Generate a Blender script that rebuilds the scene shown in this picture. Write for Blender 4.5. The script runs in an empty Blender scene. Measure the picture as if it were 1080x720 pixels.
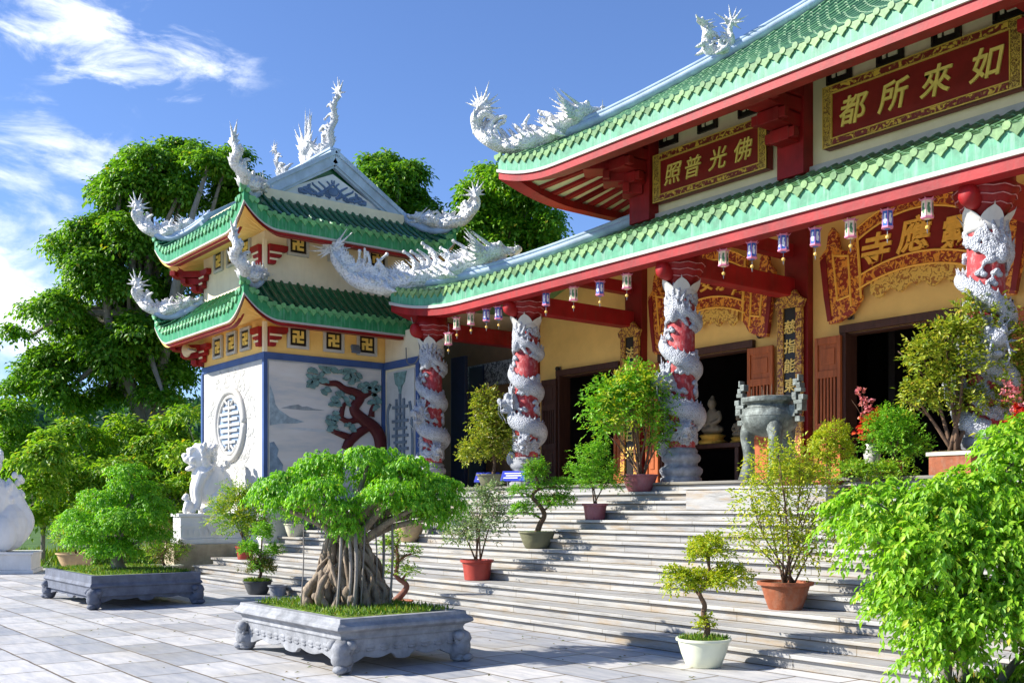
import bpy, math, random
import numpy as np
from mathutils import Vector, Matrix, noise
R = math.radians
random.seed(7)
rng = np.random.default_rng(11)
S = bpy.context.scene
C = S.collection
PI = math.pi

# ------------------------------------------------------------------ materials
MATS = {}
def new_mat(name):
    m = bpy.data.materials.new(name); m.use_nodes = True
    nt = m.node_tree
    b = nt.nodes['Principled BSDF']
    return m, nt, b
def N(nt, t, **kw):
    n = nt.nodes.new(t)
    for k, v in kw.items():
        if k.startswith('i_'):
            n.inputs[k[2:].replace('_', ' ')].default_value = v
        else: setattr(n, k, v)
    return n
def ramp(nt, src, stops):
    r = nt.nodes.new('ShaderNodeValToRGB')
    e = r.color_ramp.elements
    while len(e) < len(stops): e.new(.5)
    for i, (p, c) in enumerate(stops):
        e[i].position = p; e[i].color = (*c, 1) if len(c) == 3 else c
    nt.links.new(src, r.inputs[0]); return r.outputs[0]
def coords(nt, scale=(1, 1, 1)):
    tc = N(nt, 'ShaderNodeTexCoord'); mp = N(nt, 'ShaderNodeMapping')
    mp.inputs['Scale'].default_value = scale
    nt.links.new(tc.outputs['Object'], mp.inputs[0]); return mp.outputs[0]
def noise_t(nt, co, scale, detail=6, rough=.6):
    n = N(nt, 'ShaderNodeTexNoise'); n.inputs['Scale'].default_value = scale
    n.inputs['Detail'].default_value = detail; n.inputs['Roughness'].default_value = rough
    nt.links.new(co, n.inputs['Vector']); return n.outputs['Fac']
def mix(nt, f, a, b, mode='MIX'):
    m = N(nt, 'ShaderNodeMix', data_type='RGBA', blend_type=mode)
    for s, v in ((0, f), (6, a), (7, b)):
        if hasattr(v, 'links'): nt.links.new(v, m.inputs[s])
        else: m.inputs[s].default_value = v if s == 0 else (*v, 1)
    return m.outputs[2]
def bump(nt, b, h, strength=.3, dist=.02):
    n = N(nt, 'ShaderNodeBump'); n.inputs['Strength'].default_value = strength
    n.inputs['Distance'].default_value = dist
    nt.links.new(h, n.inputs['Height']); nt.links.new(n.outputs[0], b.inputs['Normal'])
def sc(c, k): return tuple(min(1, x * k) for x in c)
def M(name, col, rough=.6, var=.25, scale=3, bmp=.15, bscale=25, metal=0, stretch=(1, 1, 1), dirt=None, dirt_amt=.5, coat=0, dstretch=(1.5, 1.5, .35)):
    """plain surface with uneven tone, fine relief and optional dirt streaks"""
    if name in MATS: return MATS[name]
    m, nt, b = new_mat(name)
    co = coords(nt, stretch)
    f = noise_t(nt, co, scale)
    c = ramp(nt, f, [(.3, sc(col, 1 - var)), (.7, sc(col, 1 + var * .6))])
    if dirt:
        g = noise_t(nt, coords(nt, dstretch), 2.2, 8, .7)
        k = ramp(nt, g, [(.5, (0, 0, 0)), (.72, (dirt_amt,) * 3)])
        c = mix(nt, k, c, dirt)
    nt.links.new(c, b.inputs['Base Color']); b.inputs['Specular IOR Level'].default_value = .3
    b.inputs['Roughness'].default_value = rough; b.inputs['Metallic'].default_value = metal
    if coat: b.inputs['Coat Weight'].default_value = coat; b.inputs['Coat Roughness'].default_value = .15
    if bmp: bump(nt, b, noise_t(nt, co, bscale, 8), bmp)
    MATS[name] = m; return m
def leaf_mat(name, c1, c2, c3, trans=.45, rough=.45):
    if name in MATS: return MATS[name]
    m, nt, b = new_mat(name)
    g = N(nt, 'ShaderNodeNewGeometry')
    c = ramp(nt, g.outputs['Random Per Island'], [(0, c1), (.45, c2), (.9, c3), (.97, c3), (1, (min(.6, c3[0] * 1.7), c3[1] * .8, c3[2]))])
    nt.links.new(c, b.inputs['Base Color']); b.inputs['Roughness'].default_value = rough
    t = N(nt, 'ShaderNodeBsdfTranslucent')
    c2_ = mix(nt, 1.0, c, (1.0, 1.0, .55), 'MULTIPLY')
    nt.links.new(c2_, t.inputs['Color'])
    ms = N(nt, 'ShaderNodeMixShader'); ms.inputs[0].default_value = trans
    nt.links.new(b.outputs[0], ms.inputs[1]); nt.links.new(t.outputs[0], ms.inputs[2])
    nt.links.new(ms.outputs[0], nt.nodes['Material Output'].inputs[0])
    MATS[name] = m; return m
def ornate_mat(name, base, gold, scale, thr=.5, metal=.35):
    """carved gilt scrollwork over lacquer"""
    if name in MATS: return MATS[name]
    m, nt, b = new_mat(name)
    co = coords(nt)
    n = N(nt, 'ShaderNodeTexNoise'); n.inputs['Scale'].default_value = scale; n.inputs['Detail'].default_value = 3
    n.inputs['Distortion'].default_value = 1.6; nt.links.new(co, n.inputs['Vector'])
    k = ramp(nt, n.outputs['Fac'], [(thr - .03, (0, 0, 0)), (thr + .03, (1, 1, 1))])
    nt.links.new(mix(nt, k, base, gold), b.inputs['Base Color'])
    b.inputs['Roughness'].default_value = .4
    bump(nt, b, k, .6, .03)
    MATS[name] = m; return m

def paving_mat():
    m, nt, b = new_mat('stone_paving')
    co = coords(nt)
    bt = N(nt, 'ShaderNodeTexBrick'); bt.offset = .5
    for k, v in (('Scale', 1), ('Mortar Size', .015), ('Mortar Smooth', .35), ('Brick Width', .95), ('Row Height', .55), ('Bias', 0)):
        bt.inputs[k].default_value = v
    bt.inputs['Color1'].default_value = (.32, .33, .355, 1); bt.inputs['Color2'].default_value = (.62, .60, .58, 1)
    bt.inputs['Mortar'].default_value = (.17, .13, .085, 1)
    nd = N(nt, 'ShaderNodeVectorMath', operation='ADD')   # slightly wobbly joints
    nn = N(nt, 'ShaderNodeTexNoise'); nn.inputs['Scale'].default_value = 3.0; nt.links.new(co, nn.inputs['Vector'])
    sb = N(nt, 'ShaderNodeVectorMath', operation='MULTIPLY_ADD')
    sb.inputs[1].default_value = (.03, .03, 0); sb.inputs[2].default_value = (-.015, -.015, 0)
    nt.links.new(nn.outputs['Color'], sb.inputs[0]); nt.links.new(co, nd.inputs[0]); nt.links.new(sb.outputs[0], nd.inputs[1])
    nt.links.new(nd.outputs[0], bt.inputs['Vector'])
    v = noise_t(nt, coords(nt, (1, 4, 1)), 2.2, 8, .65)
    veins = ramp(nt, v, [(.3, (.66, .69, .75)), (.6, (1.03, 1.02, 1.0))])
    c = mix(nt, 1, bt.outputs['Color'], veins, 'MULTIPLY')
    g = noise_t(nt, co, .9, 5); k = ramp(nt, g, [(.5, (0, 0, 0)), (.72, (.45, .45, .45))])
    c = mix(nt, k, c, (.30, .26, .19))
    sp = noise_t(nt, co, 5.5, 8, .75); c = mix(nt, ramp(nt, sp, [(.58, (0, 0, 0)), (.7, (.5, .5, .5))]), c, (.24, .24, .25))
    nt.links.new(c, b.inputs['Base Color']); b.inputs['Roughness'].default_value = .55
    a = N(nt, 'ShaderNodeMath', operation='MULTIPLY_ADD'); a.inputs[1].default_value = -1; 
    f2 = noise_t(nt, co, 30, 6); nt.links.new(bt.outputs['Fac'], a.inputs[0]); 
    q = N(nt, 'ShaderNodeMath', operation='MULTIPLY'); q.inputs[1].default_value = .25; nt.links.new(f2, q.inputs[0])
    nt.links.new(q.outputs[0], a.inputs[2])
    bump(nt, b, a.outputs[0], .6, .012)
    return m
def stair_mat(name, base=(.30, .295, .285), stain=(.30, .20, .09), amt=.8):
    m, nt, b = new_mat(name)
    v = noise_t(nt, coords(nt, (.35, 3, 3)), 3.5, 9, .68)
    c = ramp(nt, v, [(.3, sc(base, .48)), (.45, base), (.68, sc(base, 1.35))])
    seam = N(nt, 'ShaderNodeTexBrick'); seam.offset = .37
    for k, w in (('Scale', 1), ('Mortar Size', .006), ('Brick Width', 1.35), ('Row Height', .3466)): seam.inputs[k].default_value = w
    seam.inputs['Color1'].default_value = (.85, .85, .86, 1); seam.inputs['Color2'].default_value = (1.08, 1.07, 1.04, 1); seam.inputs['Mortar'].default_value = (.45, .42, .36, 1)
    nt.links.new(coords(nt), seam.inputs['Vector'])
    c = mix(nt, 1, c, seam.outputs['Color'], 'MULTIPLY')
    s = noise_t(nt, coords(nt, (.9, 1.6, 5)), 1.7, 7, .65)
    k = ramp(nt, s, [(.50, (0, 0, 0)), (.72, (amt,) * 3)])
    c = mix(nt, k, c, stain)
    nt.links.new(c, b.inputs['Base Color']); b.inputs['Roughness'].default_value = .55
    bump(nt, b, noise_t(nt, coords(nt), 35, 8), .25, .01)
    MATS[name] = m; return m
def tile_mat(name, col, rough=.25):
    m, nt, b = new_mat(name)
    co = coords(nt)
    f = noise_t(nt, co, 2.2, 7); f2 = noise_t(nt, co, 14, 3)
    c = ramp(nt, f, [(.28, sc(col, .62)), (.55, col), (.75, sc(col, 1.5))])
    c = mix(nt, .45, c, ramp(nt, f2, [(.3, sc(col, .5)), (.7, sc(col, 1.45))]))
    g = N(nt, 'ShaderNodeNewGeometry'); c = mix(nt, 1, c, ramp(nt, g.outputs['Random Per Island'], [(0, (.62, .66, .6)), (.5, (1, 1, 1)), (1, (1.3, 1.22, 1.1))]), 'MULTIPLY')
    st_ = noise_t(nt, coords(nt, (1, 1, 1)), 1.1, 6, .7); c = mix(nt, ramp(nt, st_, [(.5, (0, 0, 0)), (.75, (.55, .55, .55))]), c, sc(col, .35))
    nt.links.new(c, b.inputs['Base Color']); b.inputs['Roughness'].default_value = rough
    w = N(nt, 'ShaderNodeTexWave', wave_type='BANDS', bands_direction='Z'); w.inputs['Scale'].default_value = 3.0
    w.wave_profile = 'SAW'; nt.links.new(co, w.inputs['Vector'])
    bump(nt, b, w.outputs['Fac'], .4, .02)
    MATS[name] = m; return m
def scale_mat(name, col, vs=26):
    """white plaster modelled with scales, colour darker towards the grooves"""
    m, nt, b = new_mat(name)
    co = coords(nt)
    vo = N(nt, 'ShaderNodeTexVoronoi'); vo.inputs['Scale'].default_value = vs; nt.links.new(co, vo.inputs['Vector'])
    c = ramp(nt, vo.outputs['Distance'], [(.0, sc(col, 1.08)), (.55, col), (.9, sc(col, .6))])
    g = noise_t(nt, co, 5, 6); c = mix(nt, 1, c, ramp(nt, g, [(.3, (.72, .73, .75)), (.6, (1, 1, 1))]), 'MULTIPLY')
    nt.links.new(c, b.inputs['Base Color']); b.inputs['Roughness'].default_value = .6
    inv = N(nt, 'ShaderNodeMath', operation='SUBTRACT'); inv.inputs[0].default_value = 1; nt.links.new(vo.outputs['Distance'], inv.inputs[1])
    bump(nt, b, inv.outputs[0], .8, .03)
    MATS[name] = m; return m

mPave = paving_mat()
mStair = stair_mat('stair_marble'); mStair2 = stair_mat('stair_tread', (.34, .335, .32), (.33, .25, .13), .6)
mStone = M('grey_stone', (.28, .29, .31), .7, .4, 6, .35, 40, dirt=(.12, .13, .15), dirt_amt=.6)
mStoneBlue = M('blue_grey_stone', (.13, .145, .185), .7, .35, 6, .35, 40, dirt=(.09, .10, .13), dirt_amt=.6)
mMarble = M('white_marble', (.74, .73, .71), .5, .14, 2.2, .2, 22, dirt=(.5, .48, .44), dirt_amt=.4)
mBlock = M('tan_stone', (.46, .38, .26), .7, .35, 3, .4, 20, dirt=(.22, .17, .1))
mWhite = M('white_plaster', (.52, .51, .48), .7, .14, 2, .12, 18, dirt=(.33, .31, .27), dirt_amt=.5)
mCream = M('cream_wall', (.80, .70, .49), .75, .10, 1.5, .12, 18, dirt=(.55, .45, .28), dirt_amt=.3)
mYel = M('yellow_wall', (.94, .60, .19), .75, .12, 1.5, .12, 18)
mUp = M('pale_yellow_wall', (.88, .76, .48), .75, .10, 1.2, .1, 18, dirt=(.60, .46, .22), dirt_amt=.25)
mRed = M('red_paint', (.31, .009, .011), .55, .4, 1.8, .15, 14, dirt=(.20, .03, .025), dirt_amt=.7, dstretch=(5, 5, .6))
mRedDk = M('deep_red_lacquer', (.22, .014, .013), .4, .25, 2.5, .1, 14)
mShaft = M('red_shaft', (.36, .035, .04), .7, .4, 4, .6, 16, dirt=(.56, .30, .29), dirt_amt=.95, dstretch=(5, 5, 4))
mMint = M('mint_fascia', (.075, .30, .17), .5, .35, 5, .1, 15, dirt=(.42, .56, .48), dirt_amt=.4, dstretch=(7, 7, .5))
mGreenF = M('green_fascia', (.035, .25, .09), .4, .3, 5, .1, 15, dirt=(.30, .52, .38), dirt_amt=.5, dstretch=(7, 7, .5))
mTile = tile_mat('green_tile', (.11, .26, .115), .32)
mTileDk = tile_mat('dark_green_tile', (.018, .125, .05), .22)
mDrip = tile_mat('pale_green_tile', (.20, .34, .14), .3)
mDripDk = tile_mat('green_tile_end', (.13, .36, .14), .3)
mTrim = M('white_trim', (.47, .44, .40), .6, .12, 3, .1, 15, dirt=(.5, .42, .34), dirt_amt=.35)
mRidge = M('blue_grey_ridge', (.42, .52, .64), .55, .25, 2.5, .2, 15, dirt=(.24, .30, .38))
mBlueT = M('blue_trim', (.05, .10, .26), .5, .2, 3, .1, 20)
mBlueR = M('slate_blue_relief', (.12, .18, .30), .6, .3, 3, .1, 20)
mGrey = M('grey_relief', (.30, .35, .40), .6, .25, 5, .2, 20)
mDragon = scale_mat('white_scales', (.76, .75, .73), 22)
mDragonF = scale_mat('white_scales_fine', (.70, .71, .73), 34)
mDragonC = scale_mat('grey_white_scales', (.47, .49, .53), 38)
mFloor = M('polished_floor', (.62, .58, .52), .35, .15, 2, .05, 20)
mWood = M('red_brown_wood', (.40, .105, .03), .5, .35, 3, .2, 20, stretch=(6, 6, .6))
mWoodDk = M('dark_brown_wood', (.07, .028, .018), .5, .3, 3, .2, 20, stretch=(6, 6, .6))
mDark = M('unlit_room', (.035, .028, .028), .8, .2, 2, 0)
mNavy = M('navy_panel', (.015, .028, .06), .4, .2, 3, .05, 20)
mGold = M('gold_leaf', (.80, .50, .10), .35, .2, 8, .2, 30, metal=.25)
mGoldY = M('gold_paint', (.86, .62, .16), .4, .15, 8, .1, 30)
mBlack = M('black_lacquer', (.02, .015, .012), .35, .2, 5, .05, 20)
mOrn = ornate_mat('gilt_scrollwork', (.20, .018, .014), (.72, .42, .06), 7, .54)
mOrnG = ornate_mat('gilt_lattice', (.16, .06, .015), (.62, .38, .07), 30, .48)
mOrnF = ornate_mat('fine_gilt_scrollwork', (.17, .03, .02), (.70, .40, .06), 17, .5)
mOrnO = ornate_mat('orange_carving', (.30, .026, .012), (.85, .33, .04), 10, .51)
mLace = ornate_mat('gilt_lace', (.42, .16, .03), (.80, .50, .10), 12, .45)
mBronze = M('patina_bronze', (.15, .17, .155), .6, .6, 7, .7, 16, metal=.15, dirt=(.36, .40, .37), dirt_amt=.8, dstretch=(4, 4, 3))
mTerra = M('terracotta', (.31, .095, .042), .75, .35, 6, .3, 30, dirt=(.30, .19, .13), dirt_amt=.6, dstretch=(4, 4, 2))
mRedPot = M('red_glaze_pot', (.36, .05, .035), .4, .2, 5, .1, 30)
mPink = M('maroon_pot', (.34, .10, .11), .5, .3, 8, .2, 30, dirt=(.5, .33, .33))
mOlive = M('olive_pot', (.17, .17, .10), .6, .25, 6, .2, 30)
mCreamPot = M('cream_pot', (.70, .72, .55), .35, .1, 4, .05, 20)
mTan = M('tan_pot', (.50, .36, .20), .7, .2, 5, .15, 30)
mPale = M('pale_pot', (.60, .58, .46), .6, .15, 5, .15, 30)
mGreyPot = M('dark_grey_pot', (.07, .075, .08), .5, .3, 5, .15, 30)
mSoil = M('soil', (.10, .07, .04), .95, .4, 20, .5, 60)
mMoss = M('moss', (.16, .26, .03), .95, .45, 7, .6, 45, dirt=(.28, .22, .06))
mBark = M('bark', (.30, .235, .17), .9, .5, 14, .9, 40, stretch=(1, 1, .3), dirt=(.16, .10, .06), dirt_amt=.7)
mBarkG = M('grey_bark', (.26, .23, .20), .9, .4, 5, .7, 22, stretch=(1, 1, .4))
mStem = M('brown_stem', (.15, .09, .055), .85, .35, 12, .5, 40, stretch=(1, 1, .3))
mPine = M('maroon_relief', (.10, .016, .015), .5, .3, 6, .3, 20)
mTeal = M('teal_relief', (.17, .29, .27), .7, .5, 9, .5, 26)
mBluePl = M('blue_plate', (.03, .05, .42), .4, .1, 3, 0)
mWhiteP = M('white_print', (.8, .8, .8), .5, .05, 3, 0)
mLanB = M('lantern_blue', (.05, .14, .48), .6, .3, 9, .1, 20)
mLanP = M('lantern_pink', (.75, .25, .38), .6, .2, 9, .1, 20)
mLanC = M('lantern_cream', (.80, .70, .50), .6, .15, 9, .1, 20)
mMetal = M('grey_metal', (.25, .26, .27), .4, .1, 5, .05, 20, metal=.6)
mRedFl = M('red_silk', (.62, .02, .02), .6, .2, 12, .1, 20)
mYelBead = M('yellow_bead', (.8, .5, .12), .4, .1, 5, 0)
lfTree = leaf_mat('tree_leaf', (.06, .19, .008), (.13, .32, .016), (.25, .46, .03), .5)
lfTree2 = leaf_mat('tree_leaf_fresh', (.07, .22, .008), (.15, .37, .016), (.28, .50, .03), .5)
lfBon = leaf_mat('bonsai_leaf', (.10, .34, .012), (.20, .52, .02), (.34, .64, .035), .5)
lfFore = leaf_mat('bright_leaf', (.14, .36, .012), (.26, .54, .02), (.44, .66, .05), .5)
lfYel = leaf_mat('yellow_green_leaf', (.22, .36, .012), (.40, .52, .02), (.62, .60, .04), .5)
lfOlive = leaf_mat('olive_leaf', (.12, .20, .012), (.27, .36, .02), (.48, .48, .05), .45)
lfMid = leaf_mat('mid_green_leaf', (.09, .31, .015), (.17, .44, .02), (.30, .56, .035), .5)
lfSilver = leaf_mat('variegated_leaf', (.08, .19, .04), (.20, .32, .11), (.46, .52, .30), .35)
lfWild = leaf_mat('wild_leaf', (.11, .29, .012), (.21, .42, .02), (.38, .54, .035), .5)
lfRust = leaf_mat('rust_leaf', (.10, .13, .02), (.22, .16, .04), (.12, .20, .03), .35)
lfRed = leaf_mat('red_petal', (.45, .01, .02), (.62, .03, .02), (.70, .16, .04), .3)
lfPinkP = leaf_mat('pink_petal', (.55, .12, .16), (.62, .2, .22), (.70, .3, .3), .3)
lfHill = leaf_mat('hill_leaf', (.020, .075, .035), (.035, .11, .045), (.055, .15, .055), .3)
lfGrass = leaf_mat('grass_blade', (.06, .17, .01), (.12, .26, .015), (.25, .32, .03), .4)

# ------------------------------------------------------------------ mesh building
ORG = {}
def V(*a): return Vector(a)
def put(o, label=None, cat=None, group=None, kind=None):
    for k, v in (('label', label), ('category', cat), ('group', group), ('kind', kind)):
        if v: o[k] = v
    return o
def thing(name, label, cat, loc=(0, 0, 0), rz=0, group=None, local=False):
    o = bpy.data.objects.new(name, None); C.objects.link(o)
    o.location = loc; o.rotation_euler = (0, 0, rz); o.empty_display_size = .2
    ORG[o.name] = Vector() if local else Vector(loc)
    return put(o, label, cat, group)
def link(name, me, mat, parent=None, org=None):
    o = bpy.data.objects.new(name, me); C.objects.link(o)
    if mat: me.materials.clear(); me.materials.append(mat)
    if parent:
        o.parent = parent; ORG[o.name] = ORG.get(parent.name, Vector())
    return o
def copy_tree(o, parent=None):
    c = o.copy(); C.objects.link(c)
    if parent: c.parent = parent
    for ch in o.children: copy_tree(ch, c)
    return c
def catmull(P, n):
    P = [Vector(p) for p in P]; out = []
    Q = [2 * P[0] - P[1]] + P + [2 * P[-1] - P[-2]]
    for i in range(1, len(Q) - 2):
        for k in range(n):
            t = k / n; a, b, c, d = Q[i - 1], Q[i], Q[i + 1], Q[i + 2]
            out.append(.5 * ((2 * b) + (c - a) * t + (2 * a - 5 * b + 4 * c - d) * t * t + (3 * b - a - 3 * c + d) * t ** 3))
    out.append(P[-1]); return out
def lerp_list(L, n):
    out = []
    for i in range(n):
        t = i / (n - 1) * (len(L) - 1); k = min(int(t), len(L) - 2); out.append(L[k] + (L[k + 1] - L[k]) * (t - k))
    return out
class MB:
    def __init__(s): s.v = []; s.f = []
    def add(s, vs, fs):
        b = len(s.v); s.v += [tuple(v) for v in vs]; s.f += [tuple(i + b for i in f) for f in fs]; return s
    def box(s, x0, x1, y0, y1, z0, z1):
        return s.add([(x0, y0, z0), (x1, y0, z0), (x1, y1, z0), (x0, y1, z0), (x0, y0, z1), (x1, y0, z1), (x1, y1, z1), (x0, y1, z1)],
                     [(0, 3, 2, 1), (4, 5, 6, 7), (0, 1, 5, 4), (1, 2, 6, 5), (2, 3, 7, 6), (3, 0, 4, 7)])
    def obox(s, c, a, b, d):
        c, a, b, d = map(Vector, (c, a, b, d)); vs = []
        for k in (-1, 1):
            for i, j in ((-1, -1), (1, -1), (1, 1), (-1, 1)): vs.append(c + a * i + b * j + d * k)
        return s.add(vs, [(0, 3, 2, 1), (4, 5, 6, 7), (0, 1, 5, 4), (1, 2, 6, 5), (2, 3, 7, 6), (3, 0, 4, 7)])
    def tube(s, pts, rad, n=8, cap=True, squash=None):
        pts = [Vector(p) for p in pts]
        if not hasattr(rad, '__len__'): rad = [rad] * len(pts)
        vs = []; fs = []; up = None
        for i, p in enumerate(pts):
            t = (pts[min(i + 1, len(pts) - 1)] - pts[max(i - 1, 0)])
            t = t.normalized() if t.length > 1e-9 else Vector((0, 0, 1))
            if up is None: up = t.orthogonal().normalized()
            up = (up - t * up.dot(t)); up = up.normalized() if up.length > 1e-6 else t.orthogonal().normalized()
            w = t.cross(up)
            for k in range(n):
                a = 2 * PI * k / n; vs.append(p + (up * math.cos(a) + w * math.sin(a)) * rad[i])
        m = len(pts)
        for i in range(m - 1):
            for k in range(n):
                k2 = (k + 1) % n; fs.append((i * n + k, i * n + k2, (i + 1) * n + k2, (i + 1) * n + k))
        if cap: fs += [tuple(range(n - 1, -1, -1)), tuple(range((m - 1) * n, m * n))]
        return s.add(vs, fs)
    def spike(s, p, d, L, r, n=5, bend=(0, 0, 0), k=4):
        p, d, bend = Vector(p), Vector(d).normalized(), Vector(bend)
        return s.tube([p + d * L * t + bend * L * t * t for t in [i / k for i in range(k + 1)]], [r * (1 - i / k) + .12 * r for i in range(k + 1)], n)
    def lathe(s, prof, c=(0, 0, 0), n=32, sx=1, sy=1, rot=0):
        vs = []; fs = []
        for r, z in prof:
            for k in range(n):
                a = 2 * PI * k / n + rot; vs.append((c[0] + r * math.cos(a) * sx, c[1] + r * math.sin(a) * sy, c[2] + z))
        m = len(prof)
        for i in range(m - 1):
            for k in range(n):
                k2 = (k + 1) % n; fs.append((i * n + k, i * n + k2, (i + 1) * n + k2, (i + 1) * n + k))
        if prof[0][0] > 1e-4: fs.append(tuple(range(n - 1, -1, -1)))
        if prof[-1][0] > 1e-4: fs.append(tuple(range((m - 1) * n, m * n)))
        return s.add(vs, fs)
    def ell(s, c, r, rot=None, nu=12, nv=8):
        c = Vector(c); r = (r, r, r) if not hasattr(r, '__len__') else r
        vs = [Vector((0, 0, -r[2]))]; fs = []
        for j in range(1, nv):
            ph = -PI / 2 + PI * j / nv
            for i in range(nu):
                a = 2 * PI * i / nu; vs.append(Vector((r[0] * math.cos(ph) * math.cos(a), r[1] * math.cos(ph) * math.sin(a), r[2] * math.sin(ph))))
        vs.append(Vector((0, 0, r[2])))
        if rot: vs = [rot @ v for v in vs]
        for i in range(nu): fs.append((0, 1 + (i + 1) % nu, 1 + i))
        for j in range(nv - 2):
            for i in range(nu):
                a = 1 + j * nu; fs.append((a + i, a + (i + 1) % nu, a + nu + (i + 1) % nu, a + nu + i))
        l = len(vs) - 1; a = 1 + (nv - 2) * nu
        for i in range(nu): fs.append((a + i, a + (i + 1) % nu, l))
        return s.add([v + c for v in vs], fs)
    def prism(s, poly, o, ux, uy, t):
        """flat outline with real thickness: o origin, ux/uy in-plane axes, t thickness vector"""
        o, ux, uy, t = map(Vector, (o, ux, uy, t)); n = len(poly)
        vs = [o + ux * a + uy * b for a, b in poly] + [o + ux * a + uy * b + t for a, b in poly]
        fs = [tuple(range(n)), tuple(range(2 * n - 1, n - 1, -1))] + [(i, i + n, (i + 1) % n + n, (i + 1) % n) for i in range(n)]
        return s.add(vs, fs)
    def mesh(s, name, smooth=False, org=None):
        me = bpy.data.meshes.new(name)
        vs = s.v if org is None else [(x - org[0], y - org[1], z - org[2]) for x, y, z in s.v]
        me.from_pydata(vs, [], s.f); me.validate()
        import bmesh
        bm = bmesh.new(); bm.from_mesh(me); bmesh.ops.recalc_face_normals(bm, faces=bm.faces); bm.to_mesh(me); bm.free()
        if smooth: me.shade_smooth()
        me.update(); return me
    def build(s, name, mat, parent=None, smooth=False, bevel=0, auto=False):
        me = s.mesh(name, smooth, ORG.get(parent.name) if parent else None)
        o = link(name, me, mat, parent)
        if auto: me.shade_smooth(); me.set_sharp_from_angle(angle=R(40))
        if bevel:
            b = o.modifiers.new('Bevel', 'BEVEL'); b.width = bevel; b.segments = 2; b.limit_method = 'ANGLE'
        return o
def fuse(mb, voxel, smooth_it=3, name='fused'):
    """one continuous skin round overlapping volumes"""
    me = mb.mesh(name); o = bpy.data.objects.new('tmp', me); C.objects.link(o)
    r = o.modifiers.new('R', 'REMESH'); r.mode = 'VOXEL'; r.voxel_size = voxel
    if smooth_it:
        q = o.modifiers.new('S', 'SMOOTH'); q.iterations = smooth_it; q.factor = .5
    dg = bpy.context.evaluated_depsgraph_get()
    out = bpy.data.meshes.new_from_object(o.evaluated_get(dg)); out.name = name
    bpy.data.objects.remove(o); out.shade_smooth(); return out
def text_into(mb, txt, size, o, ux, uy, un, depth=.02, bold=.012, shear=.12):
    """lettering as raised shapes, centred on o"""
    cu = bpy.data.curves.new('t', 'FONT'); cu.body = txt; cu.size = size; cu.align_x = 'CENTER'; cu.align_y = 'CENTER'
    cu.offset = bold * size; cu.extrude = depth / 2; cu.shear = shear; cu.resolution_u = 3
    ob = bpy.data.objects.new('t', cu); C.objects.link(ob)
    dg = bpy.context.evaluated_depsgraph_get(); me = bpy.data.meshes.new_from_object(ob.evaluated_get(dg))
    o, ux, uy, un = map(Vector, (o, ux, uy, un))
    xs = [v.co.x for v in me.vertices] or [0]; ys = [v.co.y for v in me.vertices] or [0]
    cx, cy = (min(xs) + max(xs)) / 2, (min(ys) + max(ys)) / 2
    mb.add([o + ux * (v.co.x - cx) + uy * (v.co.y - cy) + un * (v.co.z + depth / 2) for v in me.vertices], [tuple(p.vertices) for p in me.polygons])
    bpy.data.objects.remove(ob); bpy.data.curves.remove(cu); bpy.data.meshes.remove(me)

# ------------------------------------------------------------------ foliage
def unit(a): return a / np.maximum(np.linalg.norm(a, axis=1, keepdims=True), 1e-9)
def leaf_mesh(name, P, D, Nn, L, W, fold=.22, curl=.12):
    n = len(P); L = np.broadcast_to(L, n)[:, None]; W = np.broadcast_to(W, n)[:, None]
    D = unit(D); Sx = unit(np.cross(D, Nn)); U = np.cross(Sx, D)
    v = np.empty((n, 4, 3)); v[:, 0] = P
    v[:, 1] = P + D * L * .45 + Sx * W * .5 + U * W * fold
    v[:, 2] = P + D * L - U * L * curl
    v[:, 3] = P + D * L * .45 - Sx * W * .5 + U * W * fold
    b = np.arange(n)[:, None] * 4
    f = np.concatenate([b + np.array([[0, 1, 2]]), b + np.array([[0, 2, 3]])], 1).reshape(-1)
    me = bpy.data.meshes.new(name); me.vertices.add(4 * n); me.vertices.foreach_set('co', v.reshape(-1).astype(np.float32))
    me.loops.add(6 * n); me.loops.foreach_set('vertex_index', f.astype(np.int32))
    me.polygons.add(2 * n); me.polygons.foreach_set('loop_start', np.arange(0, 6 * n, 3, dtype=np.int32))
    me.update(calc_edges=True); return me
def rand_dir(n, r=None):
    a = (r or rng).normal(size=(n, 3)); return unit(a)
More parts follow.
